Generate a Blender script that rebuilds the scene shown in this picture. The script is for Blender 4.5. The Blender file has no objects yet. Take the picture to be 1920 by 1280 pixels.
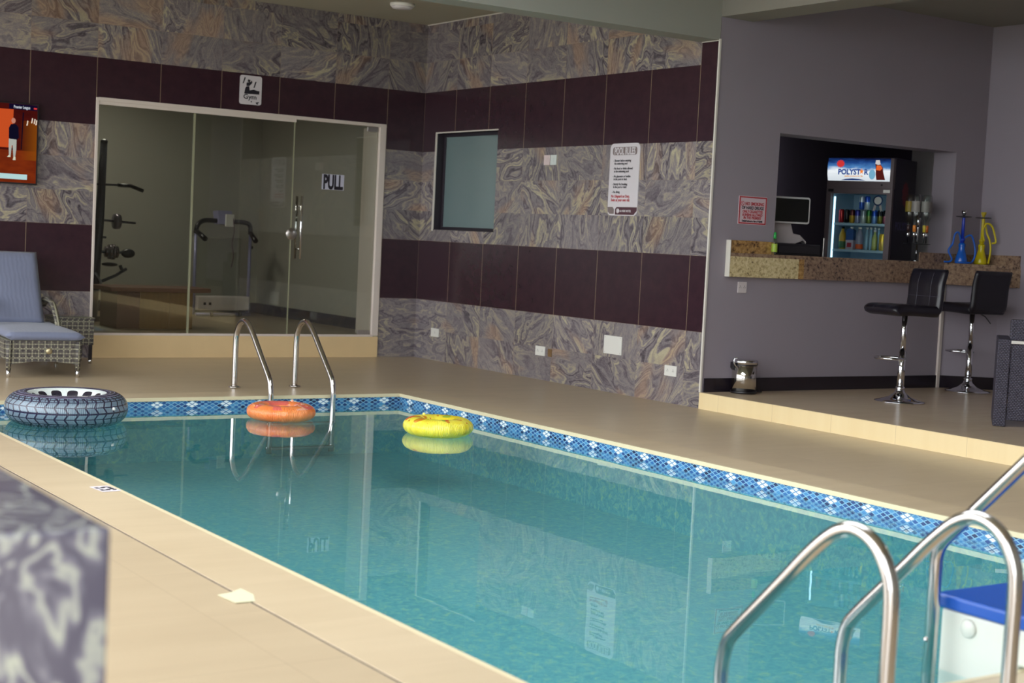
import bpy, bmesh, math, random
from mathutils import Vector, Matrix, Euler
random.seed(7)
PI = math.pi
SC = bpy.context.scene
COL = SC.collection

# ------------------------------------------------------------------ camera
cam_d = bpy.data.cameras.new('camera')
cam = bpy.data.objects.new('camera', cam_d)
COL.objects.link(cam)
YAW, PITCH, ROLL = 0.976746895, -0.0671633071, 0.0491243087
fw = Vector((math.cos(PITCH) * math.cos(YAW), math.cos(PITCH) * math.sin(YAW), math.sin(PITCH)))
rt = Vector((math.sin(YAW), -math.cos(YAW), 0))
up = rt.cross(fw)
r2 = math.cos(ROLL) * rt + math.sin(ROLL) * up
u2 = -math.sin(ROLL) * rt + math.cos(ROLL) * up
m = Matrix((r2, u2, -fw)).transposed().to_4x4()
m.translation = Vector((-7.92254, -13.52699, 1.25950))
cam.matrix_world = m
cam_d.sensor_width = 36.0
cam_d.lens = 2850.17 / 1920 * 36.0
cam_d.clip_start = 0.05
cam_d.clip_end = 200
cam_d.dof.use_dof = True
cam_d.dof.focus_distance = 9.6
cam_d.dof.aperture_fstop = 3.0
SC.camera = cam

# ------------------------------------------------------------------ world, light, exposure
W = bpy.data.worlds.new('world')
SC.world = W
W.use_nodes = True
wn = W.node_tree.nodes
wn.clear()
bg = wn.new('ShaderNodeBackground')
wo = wn.new('ShaderNodeOutputWorld')
bg.inputs[0].default_value = (0.93, 0.975, 1.0, 1)
bg.inputs[1].default_value = 5.1
W.node_tree.links.new(bg.outputs[0], wo.inputs[0])
SC.view_settings.view_transform = 'Standard'
SC.view_settings.look = 'None'
SC.view_settings.exposure = 0.0
SC.view_settings.gamma = 1.0
SC.view_settings.use_curve_mapping = False
SC.cycles.use_denoising = True
SC.cycles.max_bounces = 10
SC.cycles.diffuse_bounces = 5
SC.cycles.transparent_max_bounces = 24
SC.cycles.sample_clamp_indirect = 6.0


# ------------------------------------------------------------------ node helpers
def lin(c):
    return tuple(((v / 255) / 12.92 if v / 255 <= 0.04045 else ((v / 255 + 0.055) / 1.055) ** 2.4) for v in c)


class NT:
    def __init__(s, name):
        s.m = bpy.data.materials.new(name)
        s.m.use_nodes = True
        s.t = s.m.node_tree
        s.t.nodes.clear()
        s.out = s.t.nodes.new('ShaderNodeOutputMaterial')

    def put(s, sock, v):
        if v is None:
            return
        if hasattr(v, 'is_output') or isinstance(v, bpy.types.NodeSocket):
            s.t.links.new(v, sock)
        elif isinstance(v, (tuple, list)):
            if sock.type == 'RGBA' and len(v) == 3:
                v = (*v, 1)
            sock.default_value = v
        else:
            sock.default_value = v

    def n(s, typ, ins=None, out=0, **props):
        nd = s.t.nodes.new('ShaderNode' + typ)
        for k, v in props.items():
            setattr(nd, k, v)
        for k, v in (ins or {}).items():
            s.put(nd.inputs[k], v)
        return nd.outputs[out] if out is not None else nd

    def m1(s, op, a, b=None, c=None):
        ins = {0: a}
        if b is not None: ins[1] = b
        if c is not None: ins[2] = c
        return s.n('Math', ins, operation=op)

    def pos(s):
        return s.n('NewGeometry', out='Position')

    def sep(s, v):
        nd = s.n('SeparateXYZ', {0: v}, out=None)
        return nd.outputs[0], nd.outputs[1], nd.outputs[2]

    def comb(s, x, y, z):
        return s.n('CombineXYZ', {0: x, 1: y, 2: z})

    def mix(s, f, a, b):
        nd = s.n('Mix', None, out=None, data_type='RGBA')
        s.put(nd.inputs[0], f); s.put(nd.inputs[6], a); s.put(nd.inputs[7], b)
        return nd.outputs[2]

    def ramp(s, f, stops, interp='LINEAR'):
        nd = s.n('ValToRGB', {0: f}, out=None)
        cr = nd.color_ramp
        cr.interpolation = interp
        while len(cr.elements) < len(stops):
            cr.elements.new(0.5)
        for e, (p, c) in zip(cr.elements, stops):
            e.position = p
            e.color = (*c, 1)
        return nd.outputs[0]

    def noise(s, vec, scale, detail=3, rough=0.5, dist=0.0, out=0):
        return s.n('TexNoise', {'Vector': vec, 'Scale': scale, 'Detail': detail, 'Roughness': rough, 'Distortion': dist}, out=out)

    def bump(s, h, strength=0.3, dist=0.01):
        return s.n('Bump', {'Height': h, 'Strength': strength, 'Distance': dist})

    def pbr(s, **k):
        nd = s.n('BsdfPrincipled', None, out=None)
        for a, v in k.items():
            s.put(nd.inputs[a.replace('_', ' ')], v)
        return nd.outputs[0]

    def done(s, sh):
        s.t.links.new(sh, s.out.inputs[0])
        return s.m


def mat(name, rgb, rough=0.5, metal=0.0, spec=0.5, var=0.06, vs=14, bump=0.0, **k):
    t = NT(name)
    c = lin(rgb)
    p = t.n('TexCoord', out=3)
    f = t.noise(p, vs, 4)
    col = t.mix(f, tuple(v * (1 - var) for v in c), tuple(min(1, v * (1 + var)) for v in c))
    kw = dict(Base_Color=col, Roughness=rough, Metallic=metal, Specular_IOR_Level=spec)
    if bump:
        kw['Normal'] = t.bump(t.noise(p, vs * 6, 3), bump, 0.01)
    for a, v in k.items():
        kw[a] = v
    return t.done(t.pbr(**kw))


def emit(name, rgb, s=1.0):
    t = NT(name)
    return t.done(t.n('Emission', {0: lin(rgb), 1: s}))


def schlick(t, f0, nrm=None):
    g_ = t.n('NewGeometry', out=None)
    c = t.m1('ABSOLUTE', t.n('VectorMath', {0: nrm or g_.outputs['Normal'], 1: g_.outputs['Incoming']}, operation='DOT_PRODUCT', out='Value'))
    return t.m1('MULTIPLY_ADD', t.m1('POWER', t.m1('SUBTRACT', 1.0, c), 5.0), 1 - f0, f0)


def glass_thin(name, tint, ior=1.45, rough=0.0):
    t = NT(name)
    tr = t.n('BsdfTransparent', {0: tint})
    gl = t.n('BsdfGlossy', {0: (1, 1, 1, 1), 'Roughness': rough})
    f0 = ((ior - 1) / (ior + 1)) ** 2
    return t.done(t.n('MixShader', {0: schlick(t, f0), 1: tr, 2: gl}))


# ------------------------------------------------------------------ mesh helpers
class MB:
    def __init__(s):
        s.bm = bmesh.new()

    def face(s, vs, smooth=False):
        try:
            f = s.bm.faces.new(vs)
            f.smooth = smooth
            return f
        except ValueError:
            return None

    def box(s, x0, x1, y0, y1, z0, z1):
        return s.prism([(x0, y0), (x1, y0), (x1, y1), (x0, y1)], z0, z1)

    def prism(s, poly, z0, z1, tf=None, smooth=False):
        f = tf or (lambda p: p)
        a = [s.bm.verts.new(f(Vector((x, y, z0)))) for x, y in poly]
        b = [s.bm.verts.new(f(Vector((x, y, z1)))) for x, y in poly]
        n = len(poly)
        s.face(a[::-1]); s.face(b)
        for i in range(n):
            s.face([a[i], a[(i + 1) % n], b[(i + 1) % n], b[i]], smooth)
        return s

    def prof_x(s, poly, x0, x1, smooth=False):
        """poly in (y,z), extruded along x"""
        return s.prism(poly, x0, x1, lambda p: Vector((p.z, p.x, p.y)), smooth)

    def prof_y(s, poly, y0, y1, smooth=False):
        """poly in (x,z), extruded along y"""
        return s.prism(poly, y0, y1, lambda p: Vector((p.x, p.z, p.y)), smooth)

    def tube(s, pts, r, seg=12, closed=False, cap=True, flat=1.0):
        pts = [Vector(p) for p in pts]
        n = len(pts)
        rr = r if isinstance(r, (list, tuple)) else [r] * n
        T = []
        for i in range(n):
            if closed:
                d = pts[(i + 1) % n] - pts[i - 1]
            else:
                d = pts[min(i + 1, n - 1)] - pts[max(i - 1, 0)]
            T.append(d.normalized())
        N = T[0].orthogonal().normalized()
        rings = []
        for i in range(n):
            N = (N - T[i] * N.dot(T[i]))
            N = N.normalized() if N.length > 1e-6 else T[i].orthogonal().normalized()
            B = T[i].cross(N)
            rings.append([s.bm.verts.new(pts[i] + (N * math.cos(2 * PI * k / seg) * flat + B * math.sin(2 * PI * k / seg)) * rr[i]) for k in range(seg)])
        m_ = n if closed else n - 1
        for i in range(m_):
            a, b = rings[i], rings[(i + 1) % n]
            for k in range(seg):
                s.face([a[k], a[(k + 1) % seg], b[(k + 1) % seg], b[k]], True)
        if cap and not closed:
            s.face(rings[0][::-1]); s.face(rings[-1])
        return s

    def lathe(s, prof, c=(0, 0, 0), seg=24, axis='z', wob=None):
        c = Vector(c)
        rings = []
        for r, z in prof:
            ring = []
            for k in range(seg):
                a = 2 * PI * k / seg
                q = r * (1 + (wob(a, z) if wob else 0))
                if axis == 'z': v = Vector((q * math.cos(a), q * math.sin(a), z))
                elif axis == 'y': v = Vector((q * math.cos(a), z, q * math.sin(a)))
                else: v = Vector((z, q * math.cos(a), q * math.sin(a)))
                ring.append(s.bm.verts.new(c + v))
            rings.append(ring)
        for a, b in zip(rings, rings[1:]):
            for k in range(seg):
                s.face([a[k], a[(k + 1) % seg], b[(k + 1) % seg], b[k]], True)
        if prof[0][0] > 1e-5: s.face(rings[0][::-1])
        if prof[-1][0] > 1e-5: s.face(rings[-1])
        return s

    def sphere(s, c, rx, ry, rz, seg=16, rings=10):
        c = Vector(c)
        R = []
        for i in range(rings + 1):
            th = PI * i / rings
            R.append([s.bm.verts.new(c + Vector((rx * math.sin(th) * math.cos(2 * PI * k / seg), ry * math.sin(th) * math.sin(2 * PI * k / seg), rz * math.cos(th)))) for k in range(seg)])
        for a, b in zip(R, R[1:]):
            for k in range(seg):
                s.face([a[k], b[k], b[(k + 1) % seg], a[(k + 1) % seg]], True)
        return s

    def sheet(s, rows, smooth=True):
        g = [[s.bm.verts.new(Vector(p)) for p in r] for r in rows]
        for a, b in zip(g, g[1:]):
            for k in range(len(a) - 1):
                s.face([a[k], a[k + 1], b[k + 1], b[k]], smooth)
        return s

    def build(s, name, material, parent=None, bevel=0, bseg=2, weld=True, recalc=True, subsurf=0, autosmooth=False, solid=0):
        if weld:
            bmesh.ops.remove_doubles(s.bm, verts=s.bm.verts, dist=1e-6)
        if recalc: bmesh.ops.recalc_face_normals(s.bm, faces=s.bm.faces)
        me = bpy.data.meshes.new(name)
        s.bm.to_mesh(me)
        s.bm.free()
        o = bpy.data.objects.new(name, me)
        COL.objects.link(o)
        if material: me.materials.append(material)
        if parent: o.parent = parent
        if solid:
            md = o.modifiers.new('solid', 'SOLIDIFY'); md.thickness = solid
        if bevel:
            md = o.modifiers.new('bevel', 'BEVEL')
            md.width = bevel; md.segments = bseg; md.limit_method = 'ANGLE'; md.angle_limit = 0.7
        if subsurf:
            md = o.modifiers.new('sub', 'SUBSURF'); md.levels = subsurf; md.render_levels = subsurf
        return o


def smooth_path(pts, n=6):
    P = [Vector(p) for p in pts]
    out = []
    for i in range(len(P) - 1):
        p0, p1, p2, p3 = P[max(i - 1, 0)], P[i], P[i + 1], P[min(i + 2, len(P) - 1)]
        for k in range(n):
            t = k / n
            out.append(0.5 * ((2 * p1) + (p2 - p0) * t + (2 * p0 - 5 * p1 + 4 * p2 - p3) * t * t + (3 * p1 - p0 - 3 * p2 + p3) * t ** 3))
    out.append(P[-1])
    return out


def fillet_path(pts, r, n=7):
    """polyline with rounded corners"""
    P = [Vector(p) for p in pts]
    rr = r if isinstance(r, (list, tuple)) else [r] * len(P)
    out = [P[0]]
    for i in range(1, len(P) - 1):
        a, b, c = P[i - 1], P[i], P[i + 1]
        d1, d2 = (a - b).normalized(), (c - b).normalized()
        ang = d1.angle(d2)
        t = min(rr[i] / math.tan(ang / 2), (a - b).length * 0.49, (c - b).length * 0.49)
        for k in range(n + 1):
            q = k / n
            out.append((1 - q) ** 2 * (b + d1 * t) + 2 * q * (1 - q) * b + q * q * (b + d2 * t))
    out.append(P[-1])
    return out


def tag(o, label=None, cat=None, group=None, kind=None):
    if label: o['label'] = label
    if cat: o['category'] = cat
    if group: o['group'] = group
    if kind: o['kind'] = kind
    return o


def thing(name, label, cat, loc=(0, 0, 0), rz=0.0, group=None):
    o = bpy.data.objects.new(name, None)
    COL.objects.link(o)
    o.empty_display_size = 0.1
    o.location = loc
    o.rotation_euler = (0, 0, rz)
    return tag(o, label, cat, group)


def struct(o, label=None):
    o['kind'] = 'structure'
    if label: o['label'] = label
    return o


def text(body, size, material, parent, loc, sx=1.0, bold=0.0, align='LEFT', name='lettering', depth=0.0006, mirror=False, rot=0.0, space=1.0):
    """lettering as a mesh standing in the local XZ plane, read from -Y"""
    cu = bpy.data.curves.new('t', 'FONT')
    cu.body = body; cu.size = size; cu.align_x = align; cu.offset = bold; cu.extrude = depth
    cu.space_line = space; cu.resolution_u = 3
    to = bpy.data.objects.new('t', cu)
    COL.objects.link(to)
    dg = bpy.context.evaluated_depsgraph_get()
    me = bpy.data.meshes.new_from_object(to.evaluated_get(dg))
    bpy.data.objects.remove(to); bpy.data.curves.remove(cu)
    cr, sr = math.cos(rot), math.sin(rot)
    for v in me.vertices:
        x, y, z = v.co.x * sx, v.co.y, v.co.z
        x, y = x * cr - y * sr, x * sr + y * cr
        v.co = Vector((x + loc[0], -z + loc[1], y + loc[2]))
    me.name = name
    o = bpy.data.objects.new(name, me)
    COL.objects.link(o)
    me.materials.clear(); me.materials.append(material)
    o.parent = parent
    return o


def rrect(x0, x1, z0, z1, r, n=5):
    pts = []
    for cx, cz, a0 in ((x1 - r, z1 - r, 0), (x0 + r, z1 - r, PI / 2), (x0 + r, z0 + r, PI), (x1 - r, z0 + r, 1.5 * PI)):
        for k in range(n + 1):
            a = a0 + PI / 2 * k / n
            pts.append((cx + r * math.cos(a), cz + r * math.sin(a)))
    return pts


def plate(poly, y0, y1, name, material, parent, bevel=0):
    """flat plate with outline (x,z) between y0 and y1"""
    return MB().prof_y(poly, y0, y1).build(name, material, parent, bevel)

# ------------------------------------------------------------------ surface materials
def granite_col(t, vec, rnd3, dark=1.0):
    """swirling grey-violet granite with cream, rose and black bands"""
    v = t.n('VectorMath', {0: vec, 1: rnd3}, operation='ADD')
    warp = t.noise(v, 1.6, 2, 0.5, out=1)
    v2 = t.n('VectorMath', {0: v, 1: t.n('VectorMath', {0: warp, 3: 0.7}, operation='SCALE')}, operation='ADD')
    f = t.noise(v2, 1.5, 5, 0.42, 0.5)
    fine = t.noise(v2, 16, 4, 0.7)
    ff = t.m1('ADD', f, t.m1('MULTIPLY', fine, 0.025))
    bands = t.m1('MULTIPLY_ADD', t.m1('SINE', t.m1('MULTIPLY', ff, 150.0)), 0.5, 0.5)
    bands2 = t.m1('MULTIPLY_ADD', t.m1('SINE', t.m1('MULTIPLY', ff, 47.0)), 0.5, 0.5)
    calm = t.n('MapRange', {0: t.noise(v, 1.1, 2), 1: 0.38, 2: 0.62, 3: 0.25, 4: 1.0})
    sp = t.noise(v, 75, 3, 0.75)
    b = t.m1('ADD', t.m1('MULTIPLY', t.m1('SUBTRACT', bands, 0.5), t.m1('MULTIPLY', calm, 0.26)), t.m1('MULTIPLY', t.m1('SUBTRACT', bands2, 0.5), t.m1('MULTIPLY', calm, 0.30)))
    b = t.m1('ADD', t.m1('ADD', b, 0.30), t.m1('MULTIPLY', sp, 0.46))
    b = t.m1('ADD', b, t.m1('MULTIPLY', t.m1('SUBTRACT', fine, 0.5), 0.35))
    col = t.ramp(b, [(0.14, lin((48, 43, 48))), (0.36, lin((98, 90, 97))), (0.56, lin((134, 126, 129))), (0.74, lin((168, 158, 136))), (0.95, lin((202, 192, 160)))])
    rose = t.n('MapRange', {0: t.noise(v, 1.35, 2), 1: 0.58, 2: 0.68, 3: 0.0, 4: 0.55})
    col = t.mix(rose, col, t.mix(t.m1('ADD', t.m1('MULTIPLY', sp, 0.6), t.m1('MULTIPLY', bands, 0.4)), lin((130, 104, 90)), lin((194, 160, 130))))
    return col


def tiled_wall(name, axis, off, pitch, dark_col=None):
    t = NT(name)
    P = t.pos()
    x, y, z = t.sep(P)
    u = t.m1('MULTIPLY', x if axis == 'x' else y, -1.0)
    q = t.m1('DIVIDE', t.m1('SUBTRACT', u, off), pitch)
    tx = t.m1('FLOOR', q)
    fx = t.m1('SUBTRACT', q, tx)
    tz = t.m1('FLOOR', t.m1('DIVIDE', z, 0.3))
    wn_ = t.n('TexWhiteNoise', {'Vector': t.comb(tx, tz, 3.7)}, out=1)
    rnd = t.n('VectorMath', {0: wn_, 3: 40.0}, operation='SCALE')
    wv = t.n('TexWhiteNoise', {'Vector': t.comb(tz, tx, 9.1)}, out=0)
    ang = t.m1('MULTIPLY', wv, 6.28)
    flat = t.comb(u, z, 0.0)
    rotv = t.n('VectorRotate', {'Vector': flat, 'Angle': ang}, rotation_type='Z_AXIS')
    strv = t.n('VectorMath', {0: rotv, 1: (2.4, 0.9, 1.0)}, operation='MULTIPLY')
    gcol = granite_col(t, strv, rnd)
    tint = t.n('MapRange', {0: wv, 1: 0.0, 2: 1.0, 3: 0.84, 4: 1.08})
    gcol = t.n('VectorMath', {0: gcol, 3: tint}, operation='SCALE')
    d1 = t.m1('MULTIPLY', t.m1('GREATER_THAN', z, 0.6), t.m1('LESS_THAN', z, 1.2))
    d2 = t.m1('MULTIPLY', t.m1('GREATER_THAN', z, 2.1), t.m1('LESS_THAN', z, 2.7))
    dk = t.m1('MAXIMUM', d1, d2)
    if dark_col is not None:
        dk = t.m1('MAXIMUM', dk, t.m1('MULTIPLY', t.m1('GREATER_THAN', u, dark_col), t.m1('GREATER_THAN', z, 2.7)))
    n_ = t.noise(flat, 9, 4, 0.65)
    dcol = t.mix(n_, lin((43, 27, 37)), lin((64, 40, 48)))
    col = t.mix(dk, gcol, dcol)
    jx = t.m1('MAXIMUM', t.m1('LESS_THAN', fx, 0.006), t.m1('GREATER_THAN', fx, 0.996))
    zz = t.m1('PINGPONG', t.m1('SUBTRACT', z, 0.6), 0.3)
    jz = t.m1('LESS_THAN', zz, 0.0025)
    jz = t.m1('MULTIPLY', jz, t.m1('SUBTRACT', 1.0, t.m1('MULTIPLY', dk, 0.0)))
    # joints are pale and open on the dark tiles, tight and nearly invisible on the granite
    zb = t.m1('MULTIPLY', t.m1('FRACT', t.m1('DIVIDE', t.m1('SUBTRACT', z, 0.6), 1.5)), 1.5)
    mid = t.m1('MULTIPLY', dk, t.m1('LESS_THAN', t.m1('ABSOLUTE', t.m1('SUBTRACT', zb, 0.3)), 0.28))
    jj = t.m1('MAXIMUM', t.m1('MULTIPLY', jx, t.m1('MULTIPLY_ADD', dk, 0.55, 0.22)), t.m1('MULTIPLY', jz, t.m1('SUBTRACT', 0.22, t.m1('MULTIPLY', mid, 0.22))))
    col = t.mix(jj, col, lin((150, 128, 108)))
    rough = t.m1('MULTIPLY_ADD', dk, -0.10, 0.26)
    sh = t.pbr(Base_Color=col, Roughness=rough, Specular_IOR_Level=0.45)
    return t.done(sh)


M = {}
M['wallA'] = tiled_wall('granite_and_plum_tiles_back', 'x', 0.4314, 0.5951)
M['wallB'] = tiled_wall('granite_and_plum_tiles_side', 'y', 0.6087, 0.6094, 4.268)


def floor_mat(name, c1, c2, ox, oy, pitch, grout, rough=0.3, vertical=False):
    t = NT(name)
    x, y, z = t.sep(t.pos())
    qx = t.m1('DIVIDE', t.m1('SUBTRACT', x, ox), pitch)
    qy = t.m1('DIVIDE', t.m1('SUBTRACT', y, oy), pitch)
    fx, fy = t.m1('FRACT', qx), t.m1('FRACT', qy)
    w = t.n('TexWhiteNoise', {'Vector': t.comb(t.m1('FLOOR', qx), t.m1('FLOOR', qy), 1.0)}, out=0)
    P = t.comb(t.m1('MULTIPLY', x, 0.5), t.m1('MULTIPLY', y, 3.0), t.m1('MULTIPLY', w, 9.0))
    n1 = t.noise(P, 2.2, 5, 0.6)
    n2 = t.noise(t.pos(), 0.7, 2)
    f = t.m1('ADD', t.m1('MULTIPLY', n1, 0.6), t.m1('MULTIPLY', n2, 0.4))
    col = t.mix(t.n('MapRange', {0: f, 1: 0.35, 2: 0.65, 3: 0.0, 4: 1.0}), c1, c2)
    g = 0.006
    j = t.m1('MAXIMUM', t.m1('LESS_THAN', fx, g), t.m1('LESS_THAN', fy, g)) if not vertical else t.m1('LESS_THAN', fy, g)
    col = t.mix(t.m1('MULTIPLY', j, 0.5), col, grout)
    return t.done(t.pbr(Base_Color=col, Roughness=rough, Specular_IOR_Level=0.5))


M['deck'] = floor_mat('beige_deck_tiles', lin((180, 160, 132)), lin((192, 172, 143)), 0.0, 0.0, 0.6, lin((150, 130, 105)))
M['platform'] = floor_mat('beige_platform_tiles', lin((196, 172, 145)), lin((206, 184, 155)), 0.0, -4.479, 0.6, lin((150, 130, 105)), 0.25)
M['riser'] = floor_mat('cream_riser_tiles', lin((232, 208, 160)), lin((238, 217, 172)), 0.0, -4.71, 0.6, lin((180, 155, 120)), 0.4, True)
M['coping'] = floor_mat('cream_coping_stone', lin((188, 168, 138)), lin((200, 180, 150)), -1.64, -3.16, 0.55, lin((176, 154, 126)), 0.35)
M['sill'] = mat('cream_step_tile', (224, 196, 150), 0.35, vs=5)
M['plaster'] = mat('grey_violet_plaster', (146, 137, 147), 0.75, vs=2, var=0.05, bump=0.04)
M['plaster_beam'] = mat('pale_grey_plaster', (150, 149, 142), 0.8, vs=2, var=0.03)
M['ceiling'] = mat('off_white_ceiling', (172, 166, 150), 0.85, vs=2, var=0.03)
M['ceiling_bar'] = mat('grey_beige_ceiling', (134, 128, 120), 0.85, vs=2, var=0.03)
M['gymwall'] = mat('grey_green_paint', (158, 156, 146), 0.7, vs=2, var=0.03)
M['gymfloor'] = mat('taupe_gym_floor', (152, 136, 112), 0.3, vs=3)
M['skirt'] = mat('black_skirting_tile', (34, 28, 36), 0.18, vs=5)
M['bead'] = mat('white_edge_bead', (214, 208, 200), 0.4)
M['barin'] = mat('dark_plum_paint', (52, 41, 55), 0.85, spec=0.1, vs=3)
M['barin_lit'] = mat('lit_bar_wall_grey', (150, 142, 140), 0.7, vs=3)  # lighter tone standing for light on the inner bar wall
M['outside'] = mat('pale_concrete', (176, 168, 152), 0.8, vs=2)
M['steel'] = mat('polished_steel', (205, 200, 198), 0.16, 1.0, vs=3, var=0.02)
M['chrome'] = mat('chrome', (220, 220, 224), 0.07, 1.0, vs=3, var=0.01)
M['brushed'] = mat('brushed_steel', (190, 184, 180), 0.3, 1.0)
M['white'] = mat('white_plastic', (232, 230, 226), 0.35, var=0.02)
M['offwhite'] = mat('warm_white_paint', (216, 204, 196), 0.45, var=0.02)
M['black'] = mat('black_plastic', (24, 22, 27), 0.35)
M['blackgloss'] = mat('black_glass', (12, 11, 15), 0.08)
M['darkgrey'] = mat('dark_grey_metal', (48, 46, 52), 0.4, 0.3)
M['glass'] = glass_thin('gym_glass', (0.82, 0.83, 0.80, 1), 1.55)
M['clear'] = glass_thin('clear_glass', (0.93, 0.96, 0.94, 1), 1.5, 0.02)


def water():
    t = NT('pool_water')
    tr = t.n('BsdfTransparent', {0: (0.86, 0.965, 0.98, 1)})
    nrm = t.bump(t.noise(t.pos(), 3.0, 2), 0.02, 0.02)
    gl = t.n('BsdfGlossy', {0: (1, 1, 1, 1), 'Roughness': 0.0, 'Normal': nrm})
    fr = schlick(t, 0.02, nrm)
    return t.done(t.n('MixShader', {0: fr, 1: tr, 2: gl}))


M['water'] = water()


def basin():
    t = NT('pool_liner')
    P = t.pos()
    x, y, z = t.sep(P)
    n1 = t.noise(P, 24, 3, 0.7, 1.0)
    n2 = t.noise(P, 3.1, 2, 0.6)
    c = t.ramp(n1, [(0.38, lin((84, 152, 162))), (0.53, lin((104, 172, 176))), (0.66, lin((152, 194, 158)))])
    c = t.mix(t.m1('MULTIPLY', n2, 0.5), c, lin((98, 166, 174)))
    # fish-scale border band at the waterline
    N = t.n('NewGeometry', out=3)
    nx, ny, nz = t.sep(N)
    alongy = t.m1('GREATER_THAN', t.m1('ABSOLUTE', nx), 0.5)
    s = t.m1('ADD', t.m1('MULTIPLY', alongy, y), t.m1('MULTIPLY', t.m1('SUBTRACT', 1.0, alongy), x))
    s = t.m1('ADD', s, t.m1('MULTIPLY', alongy, 0.132))
    s = t.m1('ADD', s, t.m1('MULTIPLY', t.m1('SUBTRACT', 1.0, alongy), 0.241))
    a = t.m1('DIVIDE', s, 0.053)
    b = t.m1('DIVIDE', t.m1('SUBTRACT', z, -0.048), 0.0265)
    p1, p2 = t.m1('ADD', a, b), t.m1('SUBTRACT', a, b)
    i1, i2 = t.m1('FLOOR', p1), t.m1('FLOOR', p2)
    f1, f2 = t.m1('FRACT', p1), t.m1('FRACT', p2)
    e = t.m1('MINIMUM', t.m1('MINIMUM', f1, t.m1('SUBTRACT', 1.0, f1)), t.m1('MINIMUM', f2, t.m1('SUBTRACT', 1.0, f2)))
    rnd = t.n('TexWhiteNoise', {'Vector': t.comb(i1, i2, 5.0)}, out=0)
    blue = t.ramp(rnd, [(0.0, lin((16, 24, 60))), (0.35, lin((24, 66, 128))), (0.7, lin((42, 104, 164))), (1.0, lin((76, 142, 190)))])
    d = t.m1('PINGPONG', s, 0.1325)
    da = t.m1('DIVIDE', d, 0.053)
    fl = t.m1('LESS_THAN', t.m1('ADD', da, t.m1('ABSOLUTE', b)), 1.02)
    tile = t.mix(fl, blue, lin((226, 236, 238)))
    line = t.mix(fl, lin((124, 172, 200)), lin((60, 110, 160)))
    tile = t.mix(t.m1('LESS_THAN', e, 0.10), tile, line)
    band = t.m1('GREATER_THAN', z, -0.125)
    c = t.mix(band, c, tile)
    return t.done(t.pbr(Base_Color=c, Roughness=0.35))


M['basin'] = basin()

# ------------------------------------------------------------------ the room shell
PX0, PX1, PY0, PY1 = -5.466, -1.965, -10.58, -3.16     # pool opening
CW = 0.33                                               # coping width
RX = -8.0                                               # edge of the roof; open sky to the left of it
ZC = 3.385                                              # ceiling
WL = -0.078                                             # waterline


def holes(name, material, x0, x1, y0, y1, z0, z1, cuts, th_axis):
    """wall slab with rectangular openings; cuts = [(a0,a1,z0,z1)] along the long axis"""
    b = MB()
    lo, hi = (x0, x1) if th_axis == 'y' else (y0, y1)
    edges = sorted({lo, hi, *[c[0] for c in cuts], *[c[1] for c in cuts]})
    for a0, a1 in zip(edges, edges[1:]):
        zs = [(z0, z1)]
        for c in cuts:
            if c[0] <= a0 + 1e-6 and c[1] >= a1 - 1e-6:
                zs = [s for q in zs for s in ((q[0], min(q[1], c[2])), (max(q[0], c[3]), q[1])) if s[1] - s[0] > 1e-6]
        for q0, q1 in zs:
            if th_axis == 'y': b.box(a0, a1, y0, y1, q0, q1)
            else: b.box(x0, x1, a0, a1, q0, q1)
    o = b.build(name, material)
    return struct(o)


GX0, GX1, GZ0, GZ1 = -3.41, -0.44, 0.215, 2.345
holes('wall_back', M['wallA'], -9.8, 0.0, 0.0, 0.14, 0.0, ZC, [(GX0, GX1, GZ0, GZ1)], 'y')
WY0, WY1, WZ0, WZ1 = -1.39, -0.262, 1.315, 2.285
holes('wall_right', M['wallB'], 0.0, 0.2, -4.479, 0.14, 0.0, ZC, [(WY0, WY1, WZ0, WZ1)], 'x')
OX0, OX1, OZ0, OZ1 = 0.69, 2.82, 1.235, 2.215
holes('wall_bar', M['plaster'], 0.002, 3.4, -4.4792, -4.229, 0.0, 3.4, [(OX0, OX1, OZ0, OZ1)], 'y')
struct(MB().box(3.2, 3.4, -16.2, -4.479, 0, 3.4).build('wall_far_right', M['plaster']))
# low angled wall that carries the counter where it turns to the far right wall
struct(MB().prism([(2.775, -4.479), (3.2, -4.74), (3.2, -4.479)], 0.13, 1.045).build('wall_counter', M['plaster']))
struct(MB().box(2.738, 2.776, -4.5, -4.478, 0.13, 1.045).build('trim_1', M['offwhite'], bevel=0.004))
struct(MB().box(-0.012, 0.004, -4.49, -4.474, 0.13, 2.885).box(-0.008, 0.0, -4.474, -4.27, 2.872, 2.885).build('trim_2', M['bead']))
struct(MB().box(-0.01, 0.0, -4.25, 0.0, ZC - 0.008, ZC).build('trim_3', M['bead']))
# ceilings and beams
# long roof opening added out of view, to bring daylight into the pool
SKX0, SKX1, SKY0, SKY1 = -5.3, -2.5, -9.9, -5.9
struct(MB().box(RX, SKX0, -13.2, 0.14, ZC, ZC + 0.15).box(SKX1, 0.2, -13.2, 0.14, ZC, ZC + 0.15).box(SKX0, SKX1, SKY1, 0.14, ZC, ZC + 0.15).box(SKX0, SKX1, -13.2, SKY0, ZC, ZC + 0.15).build('ceiling', M['ceiling']))
struct(MB().box(0.2, 3.4, -13.2, -4.0, 3.35, 3.5).build('ceiling_terrace', M['ceiling_bar']))
struct(MB().box(RX, 0.0, -4.479, -4.254, 2.878, ZC).build('trim_4', M['plaster_beam']))
struct(MB().box(-0.001, 0.325, -16.2, -4.4795, 3.056, 3.386).build('trim_5', M['ceiling_bar']))
# unseen wall added to cut frontal light and bright reflections
struct(MB().box(-6.6, 3.4, -13.4, -13.2, 0.0, 3.5).build('wall_light_block', M['plaster_beam']))

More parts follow.
